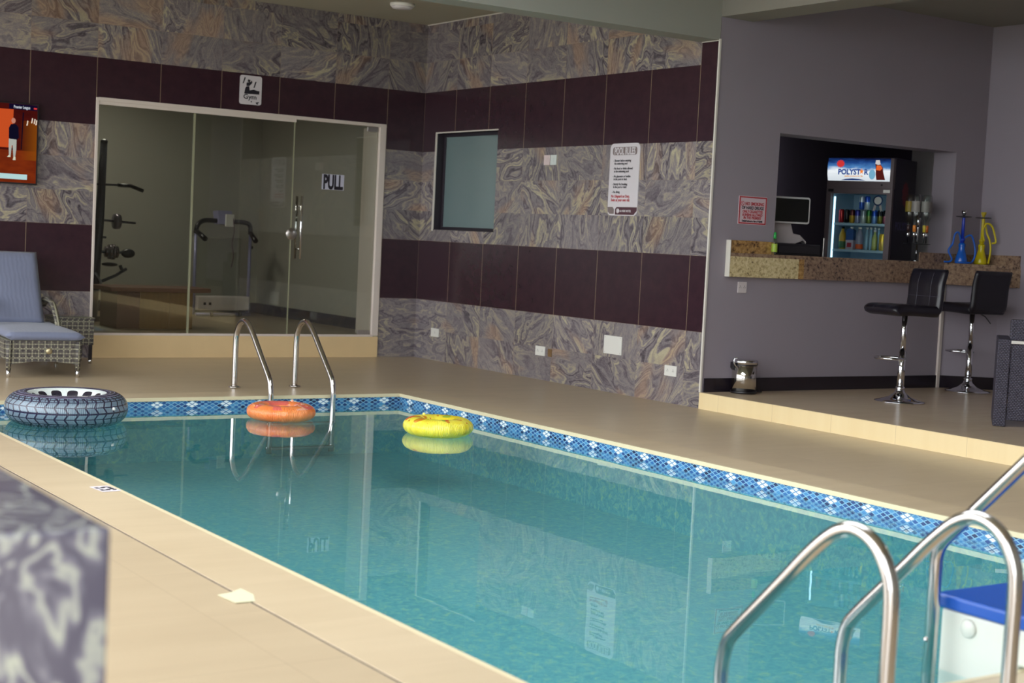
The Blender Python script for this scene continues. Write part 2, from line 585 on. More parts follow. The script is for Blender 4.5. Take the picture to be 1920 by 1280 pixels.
# deck with the pool opening, coping, basin, water
X0, X1, Y0, Y1 = PX0 - CW, PX1 + CW, PY0 - CW, PY1 + CW
fl = MB()
fl.box(-9.8, X0, -16.2, 0.14, -0.12, 0).box(X1, 0.0, -16.2, 0.14, -0.12, 0).box(X0, X1, Y1, 0.14, -0.12, 0).box(X0, X1, -16.2, Y0, -0.12, 0)
struct(fl.build('floor', M['deck']))
struct(MB().box(0.0, 3.4, -16.2, -4.479, -0.1, 0.13).build('floor_terrace', M['platform']))
struct(MB().box(-0.012, 0.0, -16.2, -4.482, 0.0, 0.128).build('trim_6', M['riser']))
struct(MB().box(-30, -9.8, -32, 12, -0.2, -0.02).box(-9.8, 12, -32, -16.2, -0.2, -0.02).build('floor_outside', M['outside']))
cp = MB()
g = 0.009
e = 0.022
A0, A1, B0, B1 = PX0 - e, PX1 + e, PY0 - e, PY1 + e
for poly in ([(A0, B1), (A1, B1), (X1 - g, Y1 - g), (X0 + g, Y1 - g)], [(A1, B1), (A1, B0), (X1 - g, Y0 + g), (X1 - g, Y1 - g)],
             [(A1, B0), (A0, B0), (X0 + g, Y0 + g), (X1 - g, Y0 + g)], [(A0, B0), (A0, B1), (X0 + g, Y1 - g), (X0 + g, Y0 + g)]):
    cp.prism(poly[::-1], -0.024, 0.003)
struct(cp.build('trim_7', M['coping'], bevel=0.002))
jt = MB()
for (a0, b0, a1, b1) in ((X0, Y1 - g, X1, Y1), (X0, Y0, X1, Y0 + g), (X0, Y0 + g, X0 + g, Y1 - g), (X1 - g, Y0 + g, X1, Y1 - g)):
    jt.box(a0, a1, b0, b1, -0.02, -0.0005)
struct(jt.build('trim_13', mat('grey_joint_grout', (92, 84, 80), 0.9, spec=0.1)))
lp = MB()
for (a0, b0, a1, b1) in ((PX0, PY1, PX1, B1), (PX0, B0, PX1, PY0), (PX0 - 0.022, PY0 - 0.022, PX0, PY1 + 0.022), (PX1, PY0 - 0.022, PX1 + 0.022, PY1 + 0.022)):
    lp.box(a0, a1, b0, b1, -0.022, 0.0035)
struct(lp.build('trim_14', mat('pale_cream_edge', (216, 202, 168), 0.35)))
bs = MB()
q = 0.008
bx0, bx1, by0, by1, bz = PX0 - q, PX1 + q, PY0 - q, PY1 + q, -0.46
V = [bs.bm.verts.new(v) for v in ((bx0, by0, bz), (bx1, by0, bz), (bx1, by1, bz), (bx0, by1, bz), (bx0, by0, -0.022), (bx1, by0, -0.022), (bx1, by1, -0.022), (bx0, by1, -0.022))]
for f in ((0, 1, 2, 3), (0, 1, 5, 4), (1, 2, 6, 5), (2, 3, 7, 6), (3, 0, 4, 7)):
    bs.face([V[i] for i in f])
basin_o = bs.build('pool_basin', M['basin'], solid=0.0)
struct(basin_o)
struct(MB().sheet([[(bx0, by0, WL), (bx1, by0, WL)], [(bx0, by1, WL), (bx1, by1, WL)]], False).build('pool_water', M['water'], recalc=False))

# skirtings
struct(MB().box(0.03, 2.738, -4.492, -4.479, 0.13, 0.24).build('baseboard_bar', M['skirt']))
a_ = Vector((3.2 - 2.775, -4.74 + 4.479, 0)).normalized()
n_ = Vector((a_.y, -a_.x, 0)) * 0.012
struct(MB().prism([(2.777, -4.479), (3.2, -4.74), (3.2 + n_.x, -4.74 + n_.y), (2.777 + n_.x, -4.479 + n_.y)], 0.13, 0.24).build('baseboard_counter', M['skirt']))
struct(MB().box(3.188, 3.2, -16.0, -4.76, 0.13, 0.24).build('baseboard_far_right', M['skirt']))

# step under the gym glass
struct(MB().box(GX0 + 0.03, GX1, -0.014, 0.0, 0.0, 0.205).build('trim_8', M['sill']))
struct(MB().box(GX0 + 0.03, GX1 - 0.06, -0.018, 0.02, 0.205, 0.226).build('trim_9', M['offwhite'], bevel=0.003))

# gym room behind the glass
GW = 3.5
struct(MB().box(-6.2, -0.2, 0.14, GW, 0.0, 0.212).build('floor_gym', M['gymfloor']))
struct(MB().box(-6.2, 0.0, GW, GW + 0.12, 0.0, 3.0).build('wall_gym_back', M['gymwall']))
struct(MB().box(-0.2, -0.0, 0.14, GW, 0.0, 3.0).build('wall_gym_right', M['gymwall']))
struct(MB().box(-6.32, -6.2, 0.14, GW + 0.12, 0.0, 3.0).build('wall_gym_left', M['gymwall']))
struct(MB().box(-6.2, -0.0, 0.14, GW + 0.12, 2.9, 3.0).build('ceiling_gym', M['gymwall']))
struct(MB().box(-6.2, -0.2, GW - 0.012, GW, 0.212, 0.335).build('baseboard_gym_back', M['skirt']))
struct(MB().box(-0.212, -0.2, 0.14, GW - 0.012, 0.212, 0.335).build('baseboard_gym_right', M['skirt']))

# unseen glowing panel added to brighten the gym behind the glass
gl = thing('gym_fill_panel', 'added square fill panel in the ceiling, brightening the gym', 'ceiling light', (-2.6, 2.1, 2.9))
MB().box(-0.3, 0.3, -0.3, 0.3, -0.03, 0.0).build('frame', M['white'], gl)
MB().box(-0.27, 0.27, -0.27, 0.27, -0.034, -0.03).build('diffuser', emit('gym_fill_glow', (255, 248, 232), 26.0), gl)

# gym glazing: white frame, two fixed panes, glass door
fr = MB()
fr.box(GX0, GX0 + 0.022, -0.012, 0.1, GZ0, GZ1).box(GX0 + 0.022, GX1, -0.012, 0.1, GZ1 - 0.03, GZ1).box(GX1 - 0.07, GX1, -0.012, 0.1, 0.0 + GZ0, GZ1 - 0.03)
struct(fr.build('trim_10', M['offwhite'], bevel=0.003))
struct(MB().box(GX0 + 0.022, -1.43, 0.0, 0.05, GZ1 - 0.06, GZ1 - 0.03).build('trim_11', M['offwhite']))
for i, (a, b) in enumerate(((GX0 + 0.022, -2.466), (-2.456, -1.436))):
    w = struct(MB().box(a, b, 0.02, 0.03, 0.226, GZ1 - 0.06).build('window_%d' % (i + 1), M['glass']))
    MB().box(b - 0.006 if i == 0 else b - 0.004, b + 0.012 if i == 0 else b + 0.004, 0.018, 0.032, 0.226, GZ1 - 0.06).build('edge_seal', mat('pale_green_glass_edge', (150, 150, 124), 0.3), w)
dr = struct(MB().box(-1.426, -0.512, 0.02, 0.03, 0.222, 2.31).build('door_1', M['glass']))
for yy in (-0.03, 0.08):
    MB().tube([(-1.353, yy, 0.965), (-1.353, yy, 1.575)], 0.0125, 14).build('handle', M['chrome'], dr)
MB().tube([(-1.353, -0.03, 1.06), (-1.353, 0.08, 1.06)], 0.008, 10).tube([(-1.353, -0.03, 1.475), (-1.353, 0.08, 1.475)], 0.008, 10).build('handle_bolt', M['chrome'], dr)
MB().lathe([(0.0, -0.012), (0.052, -0.01), (0.058, -0.004), (0.058, 0.0)], (-1.43, 0.02, 1.205), 24, 'y').build('lock', M['brushed'], dr)
MB().box(-0.64, -0.512, 0.012, 0.038, 2.262, 2.31).build('hinge', M['brushed'], dr, 0.003)
MB().box(-0.66, -0.515, 0.012, 0.038, 0.222, 0.268).build('hinge', M['brushed'], dr, 0.003)
struct(MB().box(-0.52, -0.51, 0.031, 0.32, 0.222, 2.31).build('trim_12', M['offwhite']))


# frosted window in the right wall
def frosted():
    t = NT('frosted_window_glass')
    z = t.sep(t.pos())[2]
    n = t.noise(t.pos(), 300, 2)
    return t.done(t.pbr(Base_Color=lin((118, 138, 140)), Roughness=0.22, Transmission_Weight=0.15, Specular_IOR_Level=0.9, Normal=t.bump(n, 0.05, 0.001)))


w3 = struct(MB().box(0.1, 0.108, WY0 + 0.03, WY1 - 0.03, WZ0 + 0.03, WZ1 - 0.03).build('window_3', frosted()))
f3 = MB()
mt = mat('dark_bronze_aluminium', (52, 46, 56), 0.4, 0.4)
for a, b, c, d in ((WY0, WY1, WZ1 - 0.035, WZ1), (WY0, WY1, WZ0, WZ0 + 0.035), (WY0, WY0 + 0.035, WZ0 + 0.035, WZ1 - 0.035), (WY1 - 0.035, WY1, WZ0 + 0.035, WZ1 - 0.035)):
    f3.box(0.085, 0.13, a, b, c, d)
f3.build('window_frame', mt, w3, 0.003)
MB().box(0.001, 0.085, WY1 - 0.006, WY1 - 0.001, WZ0, WZ1).box(0.001, 0.085, WY0, WY1, WZ0 + 0.0, WZ0 + 0.006).build('reveal', mat('dark_window_reveal', (40, 34, 42), 0.5), w3)
MB().box(-0.006, 0.006, WY1 - 0.008, WY1 + 0.012, WZ0 - 0.01, WZ1 + 0.008).box(-0.004, 0.004, WY0 - 0.006, WY1, WZ1 - 0.004, WZ1 + 0.008).build('edge_trim', M['bead'], w3)
MB().box(0.2, 0.22, WY0 - 0.1, WY1 + 0.1, WZ0 - 0.1, WZ1 + 0.1).build('backing', mat('pale_store_room_wall', (150, 150, 140), 0.8), w3)

# bar room behind the opening
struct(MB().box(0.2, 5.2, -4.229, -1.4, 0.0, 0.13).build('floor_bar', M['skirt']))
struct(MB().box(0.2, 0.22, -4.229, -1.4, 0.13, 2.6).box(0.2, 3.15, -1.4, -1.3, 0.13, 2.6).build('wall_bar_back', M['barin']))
struct(MB().box(3.35, 3.45, -4.229, -3.5, 0.13, 2.6).build('wall_bar_right', M['barin_lit']))  # stretch of the same wall coloured paler where it is lit
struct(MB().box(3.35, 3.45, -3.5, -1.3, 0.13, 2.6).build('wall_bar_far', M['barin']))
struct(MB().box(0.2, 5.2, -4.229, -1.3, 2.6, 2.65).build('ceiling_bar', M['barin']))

# ================================================================== THINGS
# ------------------------------------------------------------------ pool ladders and handrail
TR = 0.0215


PROF = [(0, 0.004), (0, 0.2), (0, 0.36), (0.014, 0.435), (0.065, 0.505), (0.14, 0.533), (0.215, 0.512), (0.30, 0.445), (0.40, 0.345), (0.50, 0.245), (0.585, 0.16), (0.625, 0.11), (0.643, 0.04), (0.645, -0.05), (0.645, -0.42)]


def rail_path(ya, yf):
    """side view of one ladder rail from its deck foot over the arch down into the water"""
    k = (ya - yf) / 0.645
    return smooth_path([(0, yf + a * k, z) for a, z in PROF], 5)


def ladder(name, label, x0, dx, ya, yf, mat_r):
    t = thing(name, label, 'pool ladder', (x0, 0, 0), 0, 'stainless pool ladders')
    d = 1 if yf > ya else -1
    for k in (0, 1):
        P = [p + Vector((k * dx, 0, 0)) for p in rail_path(ya, yf)]
        MB().tube(P, TR, 16).build('handrail', mat_r, t)
        MB().lathe([(0.021, 0.003), (0.046, 0.003), (0.048, 0.008), (0.03, 0.014), (0.022, 0.016)], (k * dx, yf, 0.001), 24).build('flange', mat_r, t)
    for z in (-0.2, -0.38):
        MB().box(0.0, dx, ya - 0.035, ya + 0.035, z - 0.012, z + 0.012).build('step', mat_r, t, 0.005)
    for k in (0, 1):
        for z in (-0.2, -0.38):
            MB().sphere((k * dx - 0.02 + 0.04 * k, ya, z), 0.008, 0.014, 0.014, 8, 6).build('bolt', mat_r, t)
    return t


ladder('pool_ladder', 'chrome pool ladder with two arched rails at the far end, behind the orange ring', -3.105, 0.517, -3.235, -2.567, M['steel'])
ladder('pool_ladder', 'blurred steel pool ladder with two arched rails in the near right corner of the photo', -4.9, 0.5, -10.24, -10.868, M['steel'])
t = thing('pool_handrail', 'single taller steel handrail rising beside the white filter box with the blue lid', 'handrail', (-4.03, 0, 0))
P = fillet_path([(0, -10.275, -0.42), (0, -10.28, 0.335), (0, -10.95, 1.02), (0, -11.25, 0.85), (0, -11.25, 0.004)], [0, 0.12, 0.16, 0.16, 0], 8)
MB().tube(P, TR, 16).build('handrail', M['steel'], t)
MB().lathe([(0.021, 0.003), (0.046, 0.003), (0.048, 0.008), (0.022, 0.016)], (0, -11.25, 0.001), 24).build('flange', M['steel'], t)
MB().sphere((-0.022, -10.275, 0.03), 0.006, 0.009, 0.009, 8, 6).build('bolt', M['steel'], t)

# ------------------------------------------------------------------ inflatable rings
def ring_mesh(R, rx, rz, nu=128, nv=40, wr=0.0, nw=40, seed=1, flatb=0.0):
    """torus with UVs: u around the ring, v around the tube (0 = outermost, up positive)"""
    rnd = random.Random(seed)
    ph = [rnd.uniform(0, 6.28) for _ in range(6)]
    bm = bmesh.new()
    uvl = bm.loops.layers.uv.new('UVMap')
    g_ = []
    for i in range(nu):
        a = 2 * PI * i / nu
        row = []
        for j in range(nv):
            b = 2 * PI * j / nv
            w = 1 + wr * (math.sin(nw * a + ph[0]) * 0.5 + math.sin(nw * 0.37 * a + ph[1]) * 0.5) * max(0, abs(math.cos(b))) ** 2
            w2 = 1 - 0.03 * (wr > 0) * max(0, math.sin(nw * 0.5 * a + ph[2])) ** 6
            rr = R + rx * math.cos(b) * w * w2
            z = rz * math.sin(b) * w2
            row.append(bm.verts.new((rr * math.cos(a), rr * math.sin(a), z)))
        g_.append(row)
    for i in range(nu):
        for j in range(nv):
            f = bm.faces.new((g_[i][j], g_[(i + 1) % nu][j], g_[(i + 1) % nu][(j + 1) % nv], g_[i][(j + 1) % nv]))
            f.smooth = True
            for l, (u, v) in zip(f.loops, ((i, j), (i + 1, j), (i + 1, j + 1), (i, j + 1))):
                l[uvl].uv = (u / nu, v / nv)
    return bm


def from_bm(bm, name, material, parent=None):
    me = bpy.data.meshes.new(name)
    bm.to_mesh(me); bm.free()
    me.materials.append(material)
    o = bpy.data.objects.new(name, me)
    COL.objects.link(o)
    if parent: o.parent = parent
    return o


def tyre_mat():
    t = NT('printed_tyre_tread_vinyl')
    uv = t.n('TexCoord', out=2)
    u, v, _ = t.sep(uv)
    vc = t.m1('SUBTRACT', t.m1('FRACT', t.m1('ADD', v, 0.5)), 0.5)       # -0.5..0.5, 0 = outermost
    # rows of tread blocks
    r = t.m1('DIVIDE', vc, 0.058)
    ri = t.m1('FLOOR', r)
    rf = t.m1('FRACT', r)
    zig = t.m1('PINGPONG', r, 1.0)
    q = t.m1('ADD', t.m1('MULTIPLY', u, 38.0), t.m1('MULTIPLY', zig, 0.38))
    qf = t.m1('FRACT', q)
    lx = t.m1('MAXIMUM', t.m1('LESS_THAN', qf, 0.10), t.m1('GREATER_THAN', qf, 0.90))
    lz = t.m1('MAXIMUM', t.m1('LESS_THAN', rf, 0.08), t.m1('GREATER_THAN', rf, 0.92))
    line = t.m1('MAXIMUM', lx, lz)
    band = t.m1('LESS_THAN', t.m1('ABSOLUTE', t.m1('ADD', vc, 0.004)), 0.008)
    line = t.m1('MAXIMUM', line, band)
    tread = t.m1('LESS_THAN', t.m1('ABSOLUTE', vc), 0.174)
    av = t.m1('ABSOLUTE', vc)
    shoulder = t.m1('MULTIPLY', t.m1('GREATER_THAN', av, 0.122), t.m1('LESS_THAN', av, 0.174))
    q2 = t.m1('FRACT', t.m1('MULTIPLY', u, 76.0))
    sh2 = t.m1('MAXIMUM', t.m1('LESS_THAN', q2, 0.16), t.m1('LESS_THAN', t.m1('ABSOLUTE', t.m1('SUBTRACT', rf, 0.5)), 0.08))
    line = t.m1('MAXIMUM', line, t.m1('MULTIPLY', shoulder, sh2))
    blk = t.mix(t.noise(t.n('TexCoord', out=3), 6, 2), lin((94, 110, 126)), lin((118, 136, 150)))
    col = t.mix(line, blk, lin((38, 34, 58)))
    # side wall: violet-grey rings, white rim inside with dark oval holes
    side = t.mix(t.m1('GREATER_THAN', t.m1('FRACT', t.m1('MULTIPLY', av, 26.0)), 0.72), lin((58, 54, 82)), lin((132, 132, 152)))
    col = t.mix(tread, side, col)
    rim = t.m1('GREATER_THAN', av, 0.30)
    h = t.m1('SUBTRACT', t.m1('FRACT', t.m1('MULTIPLY', u, 12.0)), 0.5)
    vv = t.m1('DIVIDE', t.m1('SUBTRACT', av, 0.42), 0.075)
    hole = t.m1('LESS_THAN', t.m1('ADD', t.m1('POWER', t.m1('ABSOLUTE', t.m1('DIVIDE', h, 0.34)), 3.0), t.m1('POWER', t.m1('ABSOLUTE', vv), 3.0)), 1.0)
    rimc = t.mix(hole, lin((226, 234, 232)), lin((38, 34, 48)))
    col = t.mix(rim, col, rimc)
    wr = t.n('TexWave', {'Vector': t.comb(t.m1('MULTIPLY', u, 60.0), t.m1('MULTIPLY', v, 1.2), 0.0), 'Scale': 1.0, 'Distortion': 3.0, 'Detail': 2.0}, out=1, wave_type='BANDS', bands_direction='X')
    return t.done(t.pbr(Base_Color=col, Roughness=0.22, Coat_Weight=0.4, Normal=t.bump(wr, 0.25, 0.01)))


t = thing('tyre_pool_ring', 'large inflatable ring printed like a grey car tyre, floating at the far left', 'pool ring', (-4.765, -3.66, 0), 0.3)
o = from_bm(ring_mesh(0.285, 0.108, 0.105, 144, 48), 'tube', tyre_mat(), t)
o.location = (0, 0, 0.014)
MB().lathe([(0.0, 0), (0.013, 0.0), (0.012, 0.012), (0.006, 0.018), (0, 0.018)], (0.09, -0.378, 0.03), 10).build('valve', M['white'], t)


def vinyl(name, c1, c2, spots, stripes=46.0):
    t = NT(name)
    uv = t.n('TexCoord', out=2)
    ob = t.n('TexCoord', out=3)
    u, v, _ = t.sep(uv)
    f = t.noise(ob, 5, 3)
    col = t.mix(t.n('MapRange', {0: f, 1: 0.4, 2: 0.62, 3: 0.0, 4: 1.0}), c1, c2)
    vc = t.m1('SUBTRACT', v, 0.25)
    top = t.m1('LESS_THAN', t.m1('ABSOLUTE', vc), 0.15)
    vr = t.n('TexVoronoi', {'Vector': ob, 'Scale': 9.0}, out=0)
    for k, (c, lo) in enumerate(spots):
        nn = t.noise(t.n('VectorMath', {0: ob, 1: (k * 3.3, 1.7 * k, 0)}, operation='ADD'), 11, 1)
        col = t.mix(t.m1('MULTIPLY', top, t.m1('GREATER_THAN', nn, lo)), col, c)
    wr = t.n('TexWave', {'Vector': t.comb(t.m1('MULTIPLY', u, stripes), t.m1('MULTIPLY', v, 1.5), 0.0), 'Scale': 1.0, 'Distortion': 4.0, 'Detail': 2.0}, out=1, wave_type='BANDS', bands_direction='X')
    return t.done(t.pbr(Base_Color=col, Roughness=0.2, Coat_Weight=0.5, Normal=t.bump(wr, 0.45, 0.015), Subsurface_Weight=0.15, Subsurface_Radius=(0.03, 0.02, 0.01)))


def small_ring(name, label, loc, R, rx, rz, m_, seed, bowc):
    t = thing(name, label, 'pool ring', loc, seed * 1.1)
    o = from_bm(ring_mesh(R, rx, rz, 120, 32, 0.05, 26, seed), 'tube', m_, t)
    o.location = (0, 0, -0.026)
    # valve and inner seam
    MB().lathe([(0.0, 0), (0.010, 0.0), (0.009, 0.010), (0.005, 0.015), (0, 0.015)], (0.0, -R, rz - 0.030), 10).build('valve', bowc, t)
    MB().tube([((R - rx * 0.96) * math.cos(a), (R - rx * 0.96) * math.sin(a), -0.02) for a in [2 * PI * k / 48 for k in range(48)]], 0.0035, 6, closed=True).build('seam', bowc, t)
    return t


small_ring('pool_ring', 'orange inflatable ring with a pinkish top floating by the far ladder', (-3.305, -3.84, 0), 0.160, 0.082, 0.058,
           vinyl('orange_vinyl', lin((255, 126, 58)), lin((255, 150, 84)), [(lin((236, 112, 100)), 0.54), (lin((250, 176, 150)), 0.62)]), 2, mat('pale_orange_vinyl', (250, 170, 140), 0.3))
small_ring('pool_ring', 'yellow inflatable ring with small red and orange flower prints', (-2.59, -4.79, 0), 0.156, 0.081, 0.062,
           vinyl('yellow_vinyl', lin((246, 222, 40)), lin((252, 236, 84)), [(lin((226, 150, 40)), 0.62), (lin((232, 96, 52)), 0.66), (lin((170, 190, 60)), 0.68)]), 3, mat('pale_yellow_vinyl', (250, 240, 130), 0.3))

# ------------------------------------------------------------------ signs and electrical plates
def on_A(x, z): return (x, -0.0, z), 0.0
def on_B(y, z): return (0.0, y, z), -PI / 2
def on_C(x, z): return (x, -4.4794, z), 0.0


M['signwhite'] = mat('sign_white', (214, 208, 214), 0.4, var=0.01)
M['ink'] = mat('black_print', (30, 26, 38), 0.5, var=0.01)
M['redink'] = mat('red_print', (176, 44, 52), 0.5, var=0.01)

# gym sign
loc, rz = on_A(-1.923, 2.547)
t = thing('gym_sign', 'white rounded Gym sign with a black arm lifting a dumbbell, above the glass door', 'sign', loc, rz)
plate(rrect(-0.112, 0.112, -0.136, 0.136, 0.022), -0.006, 0.0, 'board', M['signwhite'], t)
yk = (-0.0075, -0.006)
arm = [(-0.066, -0.036), (-0.058, 0.012), (-0.048, 0.03), (-0.018, 0.036), (-0.012, -0.004), (0.03, 0.008), (0.06, 0.0), (0.09, -0.002), (0.088, -0.034), (-0.056, -0.038)]
b = MB().prof_y(arm, *yk)
b.prof_y([(-0.045, 0.036), (-0.047, 0.066), (-0.004, 0.078), (0.004, 0.092), (0.014, 0.072), (-0.002, 0.052), (-0.016, 0.04)], *yk)
b.prof_y([(-0.036, 0.078), (-0.03, 0.10), (-0.006, 0.094), (-0.012, 0.074)], *yk)
for cx, cz in ((-0.068, 0.085), (0.044, 0.052)):
    b.prof_y([(cx - 0.018, cz - 0.028), (cx - 0.006, cz - 0.026), (cx + 0.012, cz + 0.03), (cx, cz + 0.032)], *yk)
b.prof_y([(0.052, -0.112), (0.085, -0.104), (0.09, -0.112), (0.076, -0.116), (0.082, -0.128), (0.066, -0.13)], *yk)
b.prof_y(rrect(0.004, 0.016, -0.114, -0.102, 0.004), *yk)
b.build('arm_symbol', M['ink'], t)
text('Gym', 0.062, M['ink'], t, (-0.075, -0.0065, -0.084), 1.15, 0.0012)

# pool rules sign
loc, rz = on_B(-3.362, 1.805)
t = thing('pool_rules_sign', 'tall white POOL RULES sign with grey heading, on the granite side wall', 'sign', loc, rz)
hw, hh = 0.201, 0.303
plate(rrect(-hw, hw, -hh, hh, 0.045), -0.006, 0.0, 'board', M['signwhite'], t)
M['taupe'] = mat('taupe_print', (126, 112, 112), 0.5, var=0.01)
M['plumprint'] = mat('plum_print', (84, 52, 62), 0.5, var=0.01)
plate(rrect(-0.165, 0.165, 0.205, 0.272, 0.022), -0.0072, -0.006, 'heading_band', M['taupe'], t)
text('POOL RULES', 0.083, M['signwhite'], t, (0, -0.0078, 0.210), 0.60, 0.0022, 'CENTER')
lines = [('- Shower before entering', 0.150), ('  the swimming pool', 0.126), ('- No food or drinks allowed', 0.084), ('  in the swimming pool', 0.060), ('- No glassware or bottles', 0.018), ('  in the pool or deck', -0.006),
         ('- Strictly No Smoking', -0.048), ('  in the pool or deck', -0.072), ('- No diving', -0.114)]
for s_, z_ in lines:
    text(s_, 0.027, M['ink'], t, (-0.150, -0.0065, z_), 0.86, 0.0007, name='rule_text')
text('No Lifeguard on Duty,', 0.034, M['redink'], t, (-0.160, -0.0065, -0.152), 0.82, 0.0009, name='warning_text')
text('Swim at your own risk', 0.034, M['redink'], t, (-0.160, -0.0065, -0.184), 0.82, 0.0009, name='warning_text')
plate([(-hw + 0.002, -0.232), (-0.13, -0.232), (-0.112, -0.25), (-0.11, -0.29), (-0.17, -0.29), (-hw + 0.004, -0.27)], -0.0072, -0.006, 'footer_corner', M['taupe'], t)
plate([(-0.075, -0.232), (hw - 0.002, -0.232), (hw - 0.002, -0.262), (0.16, -0.296), (-0.095, -0.296), (-0.095, -0.25)], -0.0072, -0.006, 'footer_band', M['plumprint'], t)
MB().lathe([(0.0, 0), (0.021, 0), (0.021, 0.0008), (0, 0.0008)], (-0.058, -0.0082, -0.264), 20, 'y').build('crest', M['signwhite'], t)
text('LA VIDE HOTEL', 0.026, M['signwhite'], t, (-0.03, -0.0078, -0.273), 0.85, 0.0005)

# no smoking sign
loc, rz = on_C(0.438, 1.580)
t = thing('no_smoking_sign', 'small white notice with a red border about smoking, left of the bar opening', 'sign', loc, rz)
M['pinkwhite'] = mat('sign_pink_white', (206, 186, 194), 0.4, var=0.01)
plate(rrect(-0.150, 0.150, -0.112, 0.112, 0.004), -0.004, 0.0, 'board', M['pinkwhite'], t)
b = MB()
for q_ in ((-0.146, 0.146, 0.098, 0.108), (-0.146, 0.146, -0.108, -0.098), (-0.146, -0.135, -0.098, 0.098), (0.135, 0.146, -0.098, 0.098)):
    b.prof_y([(q_[0], q_[2]), (q_[1], q_[2]), (q_[1], q_[3]), (q_[0], q_[3])], -0.0052, -0.004)
b.build('border', M['redink'], t)
for s_, sz, z_, mm, sx in (('NO SMOKING', 0.036, 0.040, 'redink', 0.88), ('OF HARD DRUGS', 0.035, 0.008, 'ink', 0.86), ('ONLY CIGARETTES', 0.029, -0.020, 'redink', 0.86), ('& SHISHA ALLOWED', 0.029, -0.045, 'redink', 0.80), ('IN THE PREMISES', 0.029, -0.069, 'redink', 0.86), ('Default attracts a fine of 10,000', 0.021, -0.092, 'ink', 0.82)):
    text(s_, sz, M[mm], t, (0.018 if sz == 0.036 else 0.0, -0.0046, z_), sx, 0.0009, 'CENTER')
ringp = [(-0.112 + 0.017 * math.cos(a), -0.0046, 0.052 + 0.017 * math.sin(a)) for a in [2 * PI * k / 24 for k in range(24)]]
MB().tube(ringp, 0.0022, 6, closed=True).tube([(-0.124, -0.0046, 0.064), (-0.100, -0.0046, 0.040)], 0.002, 6).build('prohibition_symbol', M['redink'], t)

# PULL sticker on the glass door
t = thing('pull_sticker', 'white paper PULL sticker on the glass gym door', 'sticker', (-1.0, 0.0195, 1.733), 0.0)
plate(rrect(-0.122, 0.122, -0.076, 0.076, 0.002), -0.001, 0.0, 'paper', mat('label_paper', (196, 196, 214), 0.5), t)
text('PULL', 0.19, M['ink'], t, (0, -0.0016, -0.065), 0.52, 0.008, 'CENTER')


def socket_plate(label, loc, rz, w, h, holes_=(), cat='socket', colr=(222, 220, 214), rock=False, name='wall_socket'):
    t = thing(name, label, cat, loc, rz)
    mm = mat('plate_plastic', colr, 0.35, var=0.01)
    plate(rrect(-w / 2, w / 2, -h / 2, h / 2, 0.004), -0.009, -0.0005, 'plate', mm, t, 0.002)
    if holes_:
        for (cx, cz) in holes_:
            b = MB()
            b.box(cx - 0.010, cx - 0.005, -0.0096, -0.008, cz - 0.006, cz - 0.001)
            b.box(cx + 0.005, cx + 0.010, -0.0096, -0.008, cz - 0.006, cz - 0.001)
            b.box(cx - 0.0025, cx + 0.0025, -0.0096, -0.008, cz + 0.006, cz + 0.013)
            b.build('socket_outlet', M['black'], t)
    if rock:
        MB().box(-0.012, 0.012, -0.013, -0.009, -0.02, 0.02).build('rocker', mm, t, 0.002)
    return t


l_, r_ = on_B(-0.41, 0.282)
socket_plate('small white socket plate low on the side wall nearest the corner', l_, r_, 0.15, 0.085, ((0, 0),))
l_, r_ = on_B(-2.27, 0.262)
socket_plate('white double socket low on the side wall, beside a brown open box', l_, r_, 0.15, 0.085, ((-0.035, 0), (0.035, 0)))
l_, r_ = on_B(-3.335, 0.405)
t = socket_plate('large square white blank plate with corner screws low on the side wall', l_, r_, 0.245, 0.155, (), 'cover plate', name='cover_plate')
b = MB()
for sx_ in (-1, 1):
    for sz_ in (-1, 1):
        MB().sphere((sx_ * 0.105, -0.0095, sz_ * 0.063), 0.004, 0.002, 0.004, 8, 6).build('screw', M['brushed'], t)
l_, r_ = on_B(-4.11, 0.262)
socket_plate('white double socket low on the side wall nearest the terrace step', l_, r_, 0.15, 0.085, ((-0.035, 0), (0.035, 0)))
l_, r_ = on_B(-2.415, 0.256)
t = thing('back_box', 'small open brown back box beside the white double socket', 'wall box', l_, r_)
MB().box(-0.03, 0.03, -0.003, 0.0, -0.035, 0.035).build('box', mat('rusty_brown_box', (120, 92, 60), 0.6), t)
l_, r_ = on_B(-2.225, 1.985)
socket_plate('left one of two white switch plates, pinkish, beside the frosted window', l_, r_, 0.09, 0.09, (), 'switch', (214, 196, 196), True, 'light_switch')
l_, r_ = on_B(-2.327, 1.985)
socket_plate('right one of two white switch plates, bluish, beside the frosted window', l_, r_, 0.09, 0.09, (), 'switch', (210, 216, 214), True, 'light_switch')
l_, r_ = on_A(-0.17, 1.31)
socket_plate('grey switch plate on the back wall between glass door and corner', l_, r_, 0.075, 0.075, (), 'switch', (120, 112, 114), True, 'light_switch')
l_, r_ = on_C(0.372, 0.966)
socket_plate('white double socket under the left end of the bar counter', l_, r_, 0.092, 0.088, ((-0.022, 0), (0.022, 0)), colr=(206, 196, 198))

# ceiling lamp
t = thing('ceiling_light', 'small round white lamp on the ceiling near the corner', 'ceiling light', (-0.9, -1.04, ZC))
MB().lathe([(0.0, 0.0), (0.115, 0.0), (0.115, -0.018), (0.105, -0.03)], seg=32).build('base', M['white'], t)
MB().lathe([(0.103, -0.029), (0.09, -0.045), (0.0, -0.05)], seg=32).build('diffuser', mat('opal_plastic', (226, 220, 226), 0.4), t)

